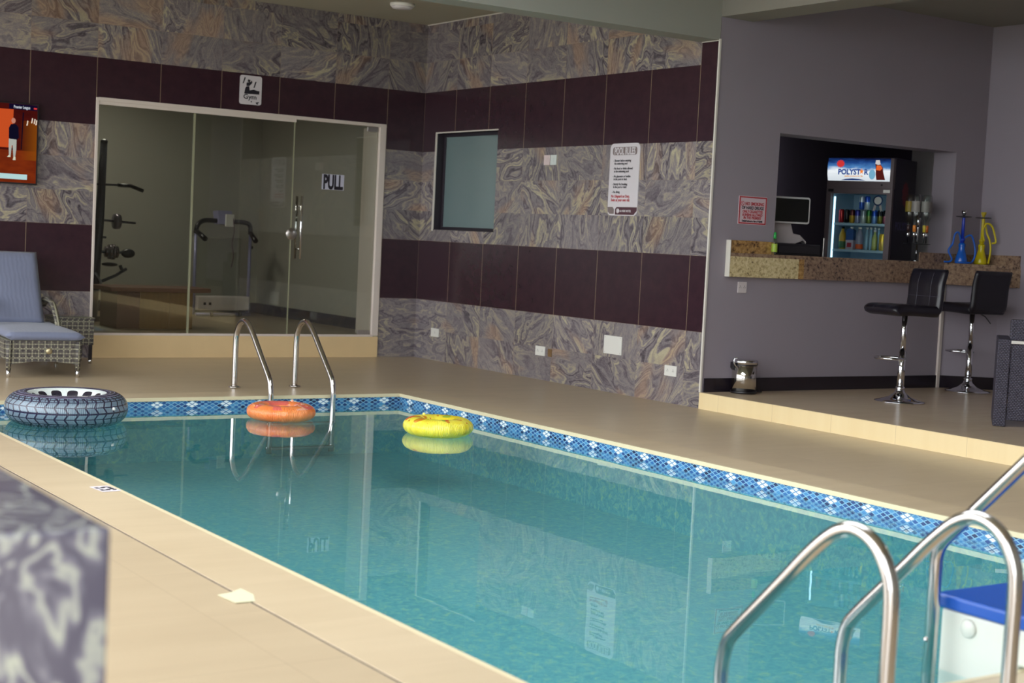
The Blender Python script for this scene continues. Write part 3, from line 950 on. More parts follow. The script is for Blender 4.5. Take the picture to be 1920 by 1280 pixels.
# depth sticker on the coping
t = thing('depth_sticker', 'small white sticker with black figures on the left pool edge', 'sticker', (-5.53, -6.655, 0.0042), PI / 2 + 0.1)
pl = MB().prism([(-0.075, -0.045), (0.075, -0.045), (0.075, 0.045), (-0.075, 0.045)], 0.0, 0.0008).build('paper', mat('sticker_paper', (222, 214, 222), 0.4), t)
tx = text('5.5', 0.10, M['ink'], t, (0, 0, 0), 0.8, 0.004, 'CENTER')
for v in tx.data.vertices:
    v.co = Vector((v.co.x, v.co.z - 0.035, 0.0012 - v.co.y))

# grout repair on the coping joint
t = MB().prism([(-0.05, -0.085), (0.02, -0.09), (0.055, 0.0), (0.05, 0.1), (0.0, 0.06), (-0.06, 0.04)], 0, 0.002).build('grout_patch', mat('pale_cement_patch', (206, 202, 170), 0.7, vs=30), None, 0.0008)
t.location = (-5.80, -8.80, 0.002)
tag(t, 'small pale patch of cement on the joint of the left pool edge', 'cement patch')

# underwater lamp in the right pool wall
t = thing('pool_light', 'pale round lamp under water in the right pool wall near the blue-lidded box', 'pool light', (PX1 + 0.006, -9.12, -0.24), -PI / 2)
MB().lathe([(0.0, -0.02), (0.10, -0.018), (0.135, -0.006), (0.14, 0.0)], seg=32, axis='y').build('lens', M['white'], t)

# ------------------------------------------------------------------ wicker
def wicker(name, dark, light, pale, s=0.012):
    t = NT(name)
    ob = t.n('TexCoord', out=3)
    x, y, z = t.sep(ob)
    h = t.m1('ADD', x, y)
    a = t.m1('DIVIDE', h, s)
    b = t.m1('DIVIDE', z, s)
    ia, ib = t.m1('FLOOR', a), t.m1('FLOOR', b)
    ck = t.m1('MODULO', t.m1('ABSOLUTE', t.m1('ADD', ia, ib)), 2.0)
    fa, fb = t.m1('FRACT', a), t.m1('FRACT', b)
    rn = t.n('TexWhiteNoise', {'Vector': t.comb(ia, ib, 2.0)}, out=0)
    rowL = t.m1('LESS_THAN', t.m1('FRACT', t.m1('DIVIDE', ib, 3.0)), 0.3)
    colL = t.m1('LESS_THAN', t.m1('FRACT', t.m1('DIVIDE', ia, 4.0)), 0.2)
    base = t.mix(rn, dark, light)
    col = t.mix(t.m1('MULTIPLY', t.m1('MAXIMUM', t.m1('MULTIPLY', rowL, 0.75), t.m1('MULTIPLY', colL, 0.8)), t.m1('MULTIPLY_ADD', ck, 0.45, 0.55)), base, pale)
    edge = t.m1('MAXIMUM', t.m1('LESS_THAN', fb, 0.18), t.m1('LESS_THAN', fa, 0.12))
    col = t.mix(t.m1('MULTIPLY', edge, 0.8), col, lin((24, 21, 24)))
    hgt = t.m1('MULTIPLY', t.m1('SINE', t.m1('MULTIPLY', fb, PI)), t.m1('ADD', 0.5, ck))
    return t.done(t.pbr(Base_Color=col, Roughness=0.5, Normal=t.bump(hgt, 0.6, 0.003)))


M['wicker'] = wicker('grey_brown_wicker', lin((58, 52, 56)), lin((96, 90, 84)), lin((168, 164, 140)))
M['wicker_plain'] = mat('olive_grey_cane', (128, 124, 104), 0.5, vs=40, var=0.3)


def fabric(name, rgb, rough=0.85):
    t = NT(name)
    ob = t.n('TexCoord', out=3)
    n1 = t.noise(ob, 3, 3)
    n2 = t.noise(ob, 220, 2)
    c = lin(rgb)
    col = t.mix(n1, tuple(v * 0.9 for v in c), tuple(min(1, v * 1.08) for v in c))
    wv = t.n('TexWave', {'Vector': ob, 'Scale': 9.0, 'Distortion': 5.0, 'Detail': 2.0}, out=1)
    return t.done(t.pbr(Base_Color=col, Roughness=rough, Sheen_Weight=0.2, Normal=t.bump(t.m1('ADD', n2, t.m1('MULTIPLY', wv, 0.6)), 0.25, 0.006)))


# ------------------------------------------------------------------ sun lounger (local x to the right, y towards the head)
LG = thing('sun_lounger', 'grey wicker sun lounger with slate blue cushion and raised back', 'sun lounger', (-4.315, -1.648, 0), -0.095)
wl = 0.285
# woven front and side skirts with an arched lower edge
def skirt_poly(a0, a1, top, bot, arch, n=14):
    P = [(a0, top)]
    for k in range(n + 1):
        q = k / n
        P.append((a0 + (a1 - a0) * q, bot + arch * math.sin(PI * q)))
    P.append((a1, top))
    return P


b = MB()
b.prof_y(skirt_poly(-wl + 0.03, wl - 0.03, 0.285, 0.10, 0.025), -0.002, 0.022)
b.build('front_skirt', M['wicker'], LG)
for s_ in (-1, 1):
    MB().prof_x(skirt_poly(0.02, 1.35, 0.285, 0.14, 0.04), s_ * wl - 0.012, s_ * wl + 0.012).build('side_skirt', M['wicker'], LG)
for (lx, ly) in ((-wl + 0.02, 0.0), (wl - 0.02, 0.0), (-wl + 0.02, 1.32), (wl - 0.02, 1.32)):
    lg = MB().tube([(lx, ly, 0.285), (lx, ly, 0.055)], [0.026, 0.019], 12).build('leg', M['wicker'], LG)
    MB().tube([(lx, ly, 0.06), (lx, ly, 0.001)], [0.017, 0.016], 12).build('leg_cap', M['chrome'], lg)
MB().box(-wl, wl, 0.0, 1.36, 0.262, 0.288).build('seat_deck', M['wicker_plain'], LG, 0.006)
MB().lathe([(0.0, -0.006), (0.022, -0.005), (0.026, 0)], (0.04, -0.003, 0.205), 16, 'y').build('badge', mat('bronze_badge', (176, 162, 130), 0.3, 0.7), LG)
M['slate'] = fabric('slate_blue_cushion', (112, 118, 142))


def cushion(x0, x1, path, th, name, parent, puff=0.012):
    """cushion following a (y,z) path; rounded sides"""
    rows = []
    bm_ = MB()
    nx = 14
    pts = smooth_path([(0, p[0], p[1]) for p in path], 5)
    n = len(pts)
    for sidez in (1,):
        pass
    top, bot = [], []
    for i, p in enumerate(pts):
        d = (pts[min(i + 1, n - 1)] - pts[max(i - 1, 0)]).normalized()
        nr = Vector((0, -d.z, d.y))
        e = min(i, n - 1 - i) / (n - 1)
        ey = min(1.0, (e / 0.05)) ** 0.5 if e < 0.05 else 1.0
        rt_, rb_ = [], []
        for k in range(nx + 1):
            q = k / nx
            ex = min(q, 1 - q) / 0.07
            ex = min(1.0, ex) ** 0.5
            h = th * 0.5 * ex * max(ey, 0.0) + puff * math.sin(PI * q) * math.sin(PI * i / (n - 1))
            x = x0 + (x1 - x0) * q
            c = p + Vector((x, 0, 0)) + nr * th * 0.5
            rt_.append(c + nr * h)
            rb_.append(c - nr * (th * 0.5 * ex * ey))
        top.append(rt_); bot.append(rb_)
    bm_.sheet(top).sheet([r[::-1] for r in bot])
    return bm_.build(name, M['slate'], parent)


cushion(-wl - 0.01, wl + 0.025, [(-0.045, 0.29), (0.2, 0.292), (0.6, 0.292), (0.95, 0.292), (1.16, 0.30)], 0.062, 'seat_cushion', LG)
cushion(-wl + 0.02, wl - 0.08, [(1.03, 0.33), (1.12, 0.44), (1.30, 0.68), (1.47, 0.925)], 0.065, 'back_cushion', LG)
b = MB().prof_x([(1.13, 0.30), (1.16, 0.29), (1.56, 0.88), (1.53, 0.89)], -wl + 0.04, wl - 0.14)
b.build('back_frame', M['wicker'], LG)
for s_ in (-1, 1):
    P = smooth_path([(s_ * (wl - 0.035), 1.34, 0.50), (s_ * (wl - 0.035), 1.2, 0.545), (s_ * (wl - 0.035), 0.98, 0.54), (s_ * (wl - 0.035), 0.82, 0.47), (s_ * (wl - 0.02), 0.72, 0.30), (s_ * (wl - 0.02), 0.72, 0.17)], 6)
    ar = MB().tube(P, 0.034, 12, flat=0.6).build('armrest', M['wicker'], LG)
    MB().tube([p + Vector((-0.0, -0.028, 0.010)) for p in P[6:]], 0.009, 8).build('armrest_edge', M['wicker_plain'], ar)

# wicker side table
t = thing('side_table', 'square wicker side table with glass top beside the sun lounger', 'side table', (-3.725, -0.42, 0), -0.03)
w_ = 0.165
for a, b_, c, d in ((-w_, w_, -w_, -w_ + 0.016), (-w_, w_, w_ - 0.016, w_), (-w_, -w_ + 0.016, -w_ + 0.016, w_ - 0.016), (w_ - 0.016, w_, -w_ + 0.016, w_ - 0.016)):
    MB().box(a, b_, c, d, 0.165, 0.385).build('apron', M['wicker'], t)
MB().box(-w_ - 0.008, w_ + 0.008, -w_ - 0.008, w_ + 0.008, 0.385, 0.402).build('table_rim', M['wicker'], t, 0.006)
MB().box(-w_ + 0.015, w_ - 0.015, -w_ + 0.015, w_ - 0.015, 0.402, 0.409).build('glass_top', M['clear'], t, 0.002)
for sx_ in (-1, 1):
    for sy_ in (-1, 1):
        lg = MB().tube([(sx_ * (w_ - 0.02), sy_ * (w_ - 0.02), 0.385), (sx_ * (w_ - 0.02), sy_ * (w_ - 0.02), 0.04)], 0.017, 10).build('leg', mat('dark_wicker_leg', (52, 48, 54), 0.5), t)
        MB().tube([(sx_ * (w_ - 0.02), sy_ * (w_ - 0.02), 0.045), (sx_ * (w_ - 0.02), sy_ * (w_ - 0.02), 0.001)], 0.015, 10).build('leg_cap', M['chrome'], lg)

# ------------------------------------------------------------------ television on the back wall
def screen_mat():
    t = NT('lit_screen_picture')
    x, y, z = t.sep(t.n('TexCoord', out=3))
    n = t.noise(t.comb(t.m1('MULTIPLY', x, 3.0), 0.0, t.m1('MULTIPLY', z, 7.0)), 2.4, 3)
    floorz = t.m1('LESS_THAN', z, -0.06)
    wall_c = t.mix(n, lin((60, 16, 18)), lin((110, 30, 22)))
    fl_c = t.mix(n, lin((112, 34, 20)), lin((176, 70, 26)))
    c = t.mix(floorz, wall_c, fl_c)
    glow = t.n('MapRange', {0: x, 1: 0.46, 2: 0.6, 3: 0.0, 4: 0.75})
    c = t.mix(t.m1('MULTIPLY', glow, t.m1('LESS_THAN', t.m1('ABSOLUTE', t.m1('SUBTRACT', z, 0.03)), 0.17)), c, lin((176, 96, 22)))
    return t.done(t.n('Emission', {0: c, 1: 0.55}))


t = thing('television', 'wall television showing a standing person on an orange and red background', 'television', (-4.557, -0.055, 1.877), 0.0)
MB().box(-0.62, 0.62, -0.018, 0.02, -0.352, 0.352).build('casing', M['black'], t, 0.004)
MB().box(-0.3, 0.3, 0.02, 0.054, -0.2, 0.2).build('bracket', M['darkgrey'], t)
sc = plate(rrect(-0.606, 0.606, -0.338, 0.34, 0.002), -0.0192, -0.0185, 'screen', screen_mat(), t)
E_ = lambda n, c, s=0.9: emit(n, c, s)
yy = (-0.0205, -0.0194)
plate([(-0.6, -0.04), (0.395, -0.04), (0.40, 0.29), (-0.6, 0.29)], *yy, 'orange_panel', E_('screen_orange', (220, 88, 40), 0.75), sc)
plate([(0.36, 0.292), (0.604, 0.292), (0.604, 0.338), (0.36, 0.338)], *yy, 'title_bar', E_('screen_navy', (18, 12, 40)), sc)
text('Premier League', 0.036, E_('screen_white', (200, 206, 214)), sc, (0.40, -0.0215, 0.302), 0.62, 0.0008)
plate([(0.573, 0.304), (0.600, 0.304), (0.600, 0.318), (0.573, 0.318)], -0.0215, -0.0206, 'live_marker', E_('screen_red', (220, 60, 60)), sc)
plate(rrect(-0.3, 0.53, -0.31, -0.265, 0.004), *yy, 'caption_bar', E_('screen_pale', (186, 222, 222)), sc)
for k, (cx, cz) in enumerate(((0.520, 0.180), (0.560, 0.205), (0.582, 0.200), (0.597, 0.190))):
    plate([(cx - 0.007, cz - 0.022), (cx + 0.003, cz - 0.02), (cx + 0.009, cz + 0.02), (cx, cz + 0.024)], *yy, 'stage_light', E_('screen_lamp', (236, 220, 200)), sc)
plate([(0.47, -0.05), (0.478, -0.05), (0.490, 0.27), (0.478, 0.27)], *yy, 'dark_edge', E_('screen_dark', (24, 12, 26)), sc)
px = 0.405
plate([(px + 0.018 * math.cos(a) - 0.004, 0.193 + 0.024 * math.sin(a)) for a in [2 * PI * k / 16 for k in range(16)]], -0.0222, -0.0208, 'pictured_head', E_('screen_skin', (196, 132, 112)), sc)
plate([(px - 0.040, 0.04), (px - 0.042, 0.13), (px - 0.024, 0.162), (px + 0.018, 0.164), (px + 0.040, 0.14), (px + 0.045, 0.05), (px + 0.03, 0.03), (px - 0.03, 0.035)], -0.0222, -0.0208, 'pictured_sweater', E_('screen_black', (16, 14, 34)), sc)
plate([(px - 0.040, 0.036), (px + 0.026, 0.034), (px + 0.026, -0.05), (px + 0.018, -0.118), (px + 0.002, -0.118), (px - 0.006, -0.02), (px - 0.014, -0.02), (px - 0.020, -0.105), (px - 0.036, -0.105), (px - 0.040, -0.02)], -0.0222, -0.0208, 'pictured_trousers', E_('screen_trousers', (176, 178, 170)), sc)
plate([(px - 0.050, -0.122), (px - 0.022, -0.122), (px - 0.022, -0.105), (px - 0.038, -0.104)], -0.0222, -0.0208, 'pictured_shoe', E_('screen_shoe', (214, 214, 190)), sc)
plate([(px - 0.002, -0.146), (px + 0.022, -0.146), (px + 0.02, -0.116), (px + 0.004, -0.116)], -0.0222, -0.0208, 'pictured_shoe', E_('screen_shoe2', (214, 214, 190)), sc)

# ------------------------------------------------------------------ gym equipment behind the glass
GF = 0.213
# wooden counter-like box with overhanging top
def wood(name, c1, c2, sc_=6.0, axis='z'):
    t = NT(name)
    x, y, z = t.sep(t.n('TexCoord', out=3))
    v = t.comb(t.m1('MULTIPLY', x, 9.0), t.m1('MULTIPLY', y, 9.0), t.m1('MULTIPLY', z, 0.8)) if axis == 'z' else t.comb(t.m1('MULTIPLY', x, 0.8), t.m1('MULTIPLY', y, 9.0), t.m1('MULTIPLY', z, 9.0))
    n = t.noise(v, sc_, 4, 0.6, 0.6)
    return t.done(t.pbr(Base_Color=t.mix(n, c1, c2), Roughness=0.4))


M['wood'] = wood('honey_brown_wood', lin((104, 78, 48)), lin((146, 112, 66)))
M['wood_dark'] = wood('dark_red_brown_wood', lin((84, 56, 50)), lin((112, 76, 62)))
M['wood_top'] = wood('brown_wood_top', lin((112, 78, 66)), lin((136, 98, 80)), 6, 'x')
t = thing('wooden_desk', 'brown wooden desk with an overhanging top standing inside the gym', 'desk', (-2.50, 0.86, GF))
MB().box(-0.40, -0.175, -0.13, 0.36, 0.0, 0.36).build('end_panel', M['wood_dark'], t, 0.003)
MB().box(-0.173, 0.13, -0.13, 0.36, 0.0, 0.36).build('front_panel', M['wood'], t, 0.003)
MB().box(0.132, 0.37, -0.13, 0.36, 0.0, 0.36).build('front_panel', M['wood'], t, 0.003)
MB().prism([(-0.48, -0.16), (0.34, -0.16), (0.59, -0.05), (0.59, 0.42), (-0.48, 0.42)], 0.36, 0.40).build('desk_top', M['wood_top'], t, 0.004)

# folding treadmill
t = thing('treadmill', 'upright folding treadmill with white base and black handlebar inside the gym', 'treadmill', (-0.94, 2.82, GF), 0.17)
M['lilac'] = mat('silver_lilac_paint', (150, 150, 186), 0.35, 0.3)
hw = 0.365
for s_ in (-1, 1):
    MB().tube([(s_ * hw, 0, 0.02), (s_ * (hw - 0.0), 0, 0.975)], 0.019, 12).build('upright', M['lilac'], t)
    MB().tube([(s_ * (hw - 0.0), -0.01, 0.965), (s_ * (hw - 0.03) - 0.055, -0.24, 0.88)], [0.027, 0.03], 12).build('side_grip', M['black'], t)
MB().tube(smooth_path([(-hw, 0, 0.94), (-hw + 0.02, 0, 1.03), (-hw + 0.10, 0, 1.085), (-0.1, 0, 1.09), (0.1, 0, 1.09), (hw - 0.08, 0, 1.085), (hw - 0.01, 0, 1.05), (hw, 0, 0.95)], 6), 0.027, 12).build('handlebar', M['black'], t)
cs = MB().prof_x([(-0.06, 1.05), (0.05, 1.05), (0.09, 1.2), (-0.01, 1.21)], -0.10, 0.10).build('console', M['lilac'], t, 0.01)
MB().box(-0.02, 0.09, -0.075, -0.055, 1.03, 1.17).build('display', M['white'], cs, 0.004)
MB().tube(smooth_path([(0.075, -0.07, 1.14), (0.085, -0.09, 0.98), (0.06, -0.09, 0.84), (0.085, -0.09, 0.7), (0.06, -0.09, 0.56)], 5), 0.004, 6).build('safety_cord', mat('plum_cord', (90, 50, 70), 0.5), t)
MB().box(-hw + 0.02, hw - 0.02, -0.06, 0.10, 0.07, 0.23).build('motor_housing', mat('white_treadmill_housing', (226, 216, 212), 0.4), t, 0.012)
for x_ in (-0.27, -0.20):
    MB().box(x_, x_ + 0.03, -0.064, -0.06, 0.13, 0.16).build('vent', M['darkgrey'], t)
MB().tube([(-hw, -0.05, 0.025), (hw, -0.05, 0.025)], 0.018, 10).build('foot_bar', M['lilac'], t)
for x_ in (-0.17, 0.21):
    MB().lathe([(0.0, -0.012), (0.024, -0.012), (0.024, 0.012), (0.0, 0.012)], (x_, -0.075, 0.024), 14, 'x').build('wheel', M['black'], t)
MB().sphere((hw + 0.03, 0, 0.80), 0.014, 0.014, 0.02, 8, 6).build('knob', M['black'], t)
MB().box(-hw + 0.05, hw - 0.05, 0.11, 0.16, 0.03, 0.9).build('running_deck', mat('folded_running_deck', (150, 150, 138), 0.5), t, 0.01)

# multi gym
t = thing('weight_machine', 'tall dark weight machine with plates and padded arms at the left of the gym', 'weight machine', (-2.78, 1.75, GF))
dk_ = mat('gunmetal_frame', (54, 52, 62), 0.4, 0.4)
MB().tube([(-0.02, 0, 0.0), (0.0, 0, 0.55), (0.03, 0, 1.05), (0.048, 0, 1.82)], [0.05, 0.05, 0.045, 0.036], 10).build('upright', dk_, t)
MB().sphere((0.05, 0, 1.83), 0.038, 0.038, 0.03, 12, 8).build('cap', M['black'], t)
MB().tube([(0.02, -0.04, 1.72), (-0.01, -0.05, 1.6), (0.0, -0.05, 1.45), (0.02, -0.04, 1.3)], 0.006, 6).build('cable', M['black'], t)
MB().tube([(-0.42, -0.02, 1.39), (0.22, -0.02, 1.40)], 0.011, 8).build('lat_bar', dk_, t)
MB().tube([(0.20, -0.02, 1.40), (0.33, -0.02, 1.40), (0.47, -0.02, 1.355)], 0.02, 10).build('lat_grip', M['black'], t)
MB().tube([(-0.35, -0.02, 1.05), (0.40, -0.02, 1.02)], 0.012, 8).build('weight_bar', dk_, t)
MB().lathe([(0.0, -0.035), (0.075, -0.03), (0.08, 0.0), (0.075, 0.03), (0.0, 0.035)], (0.20, -0.02, 1.028), 24, 'x').build('weight_plate', mat('iron_plate', (110, 104, 112), 0.3, 0.7), t)
MB().tube([(-0.3, 0, 0.86), (0.1, 0, 0.86)], 0.012, 8).build('cross_bar', dk_, t)
for k, (x_, r_) in enumerate(((0.10, 0.055), (0.135, 0.075), (0.17, 0.08), (0.205, 0.062))):
    MB().lathe([(0.0, -0.014), (r_, -0.012), (r_, 0.012), (0.0, 0.014)], (x_, -0.02, 0.715), 22, 'x').build('weight_plate', mat('steel_plate', (130, 122, 126), 0.25, 0.8), t)
MB().tube([(-0.1, -0.02, 0.715), (0.3, -0.02, 0.71)], 0.014, 8).build('plate_bar', dk_, t)
MB().sphere((0.33, -0.02, 0.705), 0.075, 0.045, 0.048, 16, 10).build('foam_roller', M['black'], t)
MB().sphere((0.14, -0.02, 0.585), 0.085, 0.06, 0.022, 14, 8).build('seat_pad', M['black'], t)
MB().tube([(0.06, -0.02, 0.41), (0.20, -0.02, 0.47), (0.32, -0.02, 0.545)], 0.016, 8).build('lever', dk_, t)
MB().tube([(0.25, -0.02, 0.58), (0.27, -0.02, 0.535)], 0.018, 8).build('lever_pin', M['black'], t)
MB().tube(smooth_path([(-0.02, -0.05, 0.5), (0.03, -0.06, 0.42), (0.06, -0.06, 0.32), (0.05, -0.06, 0.2)], 5), 0.012, 8).build('curved_pipe', mat('pale_grey_pipe', (150, 150, 160), 0.3, 0.5), t)
MB().box(-0.25, 0.2, -0.05, 0.05, 0.0, 0.05).build('foot', dk_, t)
MB().box(-0.28, -0.08, 0.05, 0.25, 0.05, 1.3).build('weight_stack_cover', dk_, t, 0.01)

# ------------------------------------------------------------------ bar counter
def speckled(name, c1, c2, c3):
    t = NT(name)
    P = t.pos()
    v = t.n('TexVoronoi', {'Vector': P, 'Scale': 95.0}, out=1)
    n = t.noise(P, 34, 4, 0.75)
    n2 = t.noise(P, 4, 2)
    f = t.m1('ADD', t.m1('MULTIPLY', n, 0.8), t.m1('MULTIPLY', n2, 0.2))
    col = t.ramp(f, [(0.36, c3), (0.47, c1), (0.62, c2)])
    return t.done(t.pbr(Base_Color=col, Roughness=0.25))


M['gr_pale'] = speckled('cream_speckled_granite', lin((196, 176, 130)), lin((222, 206, 164)), lin((96, 78, 62)))
M['gr_brown'] = speckled('brown_speckled_granite', lin((132, 106, 88)), lin((158, 132, 108)), lin((48, 36, 36)))
M['gr_gold'] = speckled('golden_brown_granite', lin((150, 112, 64)), lin((190, 150, 92)), lin((60, 44, 34)))
CT, CB = 1.238, 1.048
t = thing('bar_counter', 'speckled granite bar counter running through the wall opening, pale tiles at its left end', 'counter', (0, 0, 0))
top = MB()
top.prism([(0.19, -4.522), (2.70, -4.522), (3.198, -4.95), (3.198, -4.4795), (0.19, -4.4795)], CT - 0.03, CT)
top.build('counter_top', M['gr_brown'], t)
MB().prism([(0.70, -4.479), (2.81, -4.479), (2.81, -4.20), (1.70, -4.20), (1.70, -3.98), (0.70, -3.98)], 1.236, CT + 0.0005).build('counter_top_inside', M['gr_brown'], t)
xs = [0.19, 0.42, 0.66, 0.94, 1.0, 1.75, 2.3, 2.70]
mats = ['gr_pale', 'gr_pale', 'gr_pale', 'gr_gold', 'gr_brown', 'gr_brown', 'gr_brown']
for a, b_, mm in zip(xs, xs[1:], mats):
    MB().box(a + 0.0015, b_ - 0.0015, -4.528, -4.4795, CB, CT - 0.028).build('front_tile', M[mm], t, 0.0015)
MB().prism([(2.702, -4.528), (3.198, -4.956), (3.198, -4.4795), (2.702, -4.4795)], CB, CT - 0.031).build('front_tile', M['gr_brown'], t, 0.0015)
MB().box(0.183, 0.1895, -4.53, -4.4795, CB, CT + 0.1).build('end_strip', mat('white_edge_strip', (216, 210, 200), 0.4), t)
MB().box(0.2, 0.688, -4.492, -4.4795, CT, CT + 0.1).build('upstand', M['gr_gold'], t)
MB().box(2.42, 3.198, -4.4925, -4.4797, CT, CT + 0.082).build('upstand', M['gr_brown'], t)
MB().box(3.184, 3.198, -4.945, -4.4935, CT, CT + 0.09).build('upstand', M['gr_brown'], t)

# ------------------------------------------------------------------ things on the counter
ZT = CT + 0.001
# cash drawer, payment screen, sanitiser
t = thing('cash_drawer', 'low black cash drawer under the touch screen on the counter', 'cash drawer', (1.04, -4.23, ZT))
MB().box(-0.24, 0.26, -0.17, 0.17, 0.0, 0.095).build('body', M['black'], t, 0.006)
MB().box(-0.22, 0.24, -0.176, -0.17, 0.015, 0.08).build('drawer', M['blackgloss'], t, 0.003)
t = thing('touch_screen_till', 'white till with a black touch screen tilted on a curved foot', 'till', (1.015, -4.27, ZT + 0.096), -0.42)
body = [(-0.16, 0.0), (0.09, 0.0), (0.16, 0.03), (0.185, 0.0), (0.19, 0.02), (0.13, 0.075), (0.07, 0.085), (0.045, 0.17), (0.01, 0.32), (-0.14, 0.35), (-0.155, 0.2)]
MB().prof_y(body, 0.0, 0.10).build('stand', mat('warm_white_till_plastic', (176, 166, 168), 0.4), t, 0.012)
MB().prof_y(rrect(-0.155, 0.175, 0.165, 0.385, 0.02), -0.075, -0.045).build('screen_frame', mat('pale_screen_frame', (186, 184, 186), 0.35), t, 0.004)
MB().prof_y(rrect(-0.137, 0.162, 0.18, 0.37, 0.012), -0.079, -0.075).build('screen', M['blackgloss'], t)
MB().prism([(-0.05, -0.046), (0.08, -0.046), (0.05, 0.02), (-0.05, 0.02)], 0.22, 0.30).build('screen_arm', M['black'], t)
t = thing('sanitiser_bottle', 'clear bottle of hand gel with green cap and label on the left of the counter', 'bottle', (0.665, -4.518, ZT))
MB().lathe([(0.0, 0.0), (0.022, 0.0), (0.024, 0.01), (0.024, 0.09), (0.018, 0.115), (0.010, 0.125), (0.0, 0.125)], seg=20).build('bottle', M['clear'], t)
MB().lathe([(0.0245, 0.02), (0.0248, 0.022), (0.0248, 0.085), (0.0245, 0.087)], seg=20).build('label', mat('green_label', (150, 176, 60), 0.4), t)
MB().lathe([(0.0, 0.125), (0.012, 0.125), (0.013, 0.15), (0.010, 0.178), (0.0, 0.18)], seg=16).build('cap', mat('green_cap', (40, 150, 70), 0.4), t)

# spirit dispenser and its upside-down bottles
DX, DY = 2.475, -4.40
t = thing('bottle_stand', 'chrome stand holding upside down spirit bottles on the counter', 'bottle stand', (DX, DY, ZT))
MB().lathe([(0.0, 0.0), (0.055, 0.0), (0.055, 0.006), (0.012, 0.012), (0.0, 0.012)], seg=24).build('base', M['chrome'], t)
MB().tube([(0, 0, 0.01), (0, 0, 0.585)], 0.008, 10).build('pole', M['chrome'], t)
MB().lathe([(0.0, 0.148), (0.115, 0.150), (0.115, 0.156), (0.0, 0.157)], seg=28).build('drip_tray', M['black'], t)
MB().lathe([(0.009, 0.30), (0.018, 0.30), (0.018, 0.40), (0.009, 0.40)], seg=16).build('sleeve', M['chrome'], t)
bot_specs = [('gin', 200, (196, 214, 208), (206, 200, 196), (226, 140, 60), 'tall green-tinted upside down spirit bottle with a pale portrait label on the stand'),
             ('a', 262, (120, 160, 140), (186, 184, 178), (200, 180, 60), 'wide green upside down spirit bottle at the middle of the stand'),
             ('b', 335, (200, 206, 204), (180, 170, 172), (226, 120, 50), 'clear upside down spirit bottle with an orange neck on the right of the stand'),
             ('c', 130, (186, 170, 60), (196, 170, 60), (60, 40, 40), 'yellow-labelled upside down bottle at the left back of the stand'),
             ('d', 45, (190, 196, 194), (150, 146, 146), (70, 30, 34), 'clear upside down bottle at the right back of the stand')]
for nm, deg, gc, lc, nc, lab in bot_specs:
    a = math.radians(deg)
    t = thing('spirit_bottle', lab, 'bottle', (DX + 0.082 * math.cos(a), DY + 0.082 * math.sin(a), ZT + 0.16), a, 'spirit bottles on the stand')
    MB().lathe([(0.011, 0.10), (0.012, 0.16), (0.016, 0.19), (0.034, 0.225), (0.036, 0.25), (0.036, 0.40), (0.030, 0.418), (0.0, 0.422)], seg=20).build('glass', glass_thin('bottle_glass', (*[0.8 + v * 0.2 for v in lin(gc)], 1), 1.5, 0.05), t)
    MB().lathe([(0.0365, 0.27), (0.037, 0.272), (0.037, 0.36), (0.0365, 0.362)], seg=20).build('label', mat('bottle_label', tuple(int(v * 0.72) for v in lc), 0.5), t)
    MB().lathe([(0.0, 0.095), (0.014, 0.097), (0.015, 0.15), (0.011, 0.155), (0.0, 0.155)], seg=14).build('neck_sleeve', mat('neck_foil', nc, 0.35), t)
    MB().lathe([(0.0, 0.0), (0.005, 0.0), (0.006, 0.05), (0.016, 0.056), (0.017, 0.09), (0.010, 0.096), (0.0, 0.096)], seg=14).build('optic', M['chrome'], t)


def hookah(label, loc, c, c2, topc, hoses, rz=0.0, s=1.0):
    t = thing('hookah', label, 'hookah', loc, rz)
    mv = mat('hookah_glass', c, 0.15, var=0.02)
    ms = mat('hookah_stem', c2, 0.3, var=0.02)
    MB().lathe([(0.0, 0.0), (0.052, 0.0), (0.056, 0.012), (0.05, 0.05), (0.034, 0.10), (0.026, 0.135), (0.030, 0.155), (0.030, 0.172), (0.02, 0.18), (0.0, 0.18)], seg=24).build('base', mv, t)
    MB().lathe([(0.0, 0.178), (0.020, 0.18), (0.021, 0.20), (0.026, 0.205), (0.026, 0.215), (0.015, 0.225), (0.0135, 0.40), (0.016, 0.41), (0.0, 0.41)], seg=20).build('stem', ms, t)
    MB().lathe([(0.0, 0.402), (0.066, 0.408), (0.070, 0.414), (0.0, 0.410)], seg=28).build('tray', M['darkgrey'], t)
    MB().lathe([(0.010, 0.410), (0.013, 0.43), (0.022, 0.442), (0.024, 0.462), (0.0, 0.458)], seg=20).build('bowl', topc, t)
    for h in hoses:
        MB().tube(smooth_path(h, 7), 0.0085, 10).build('hose', mat('hookah_hose', c, 0.45, var=0.05), t)
    return t


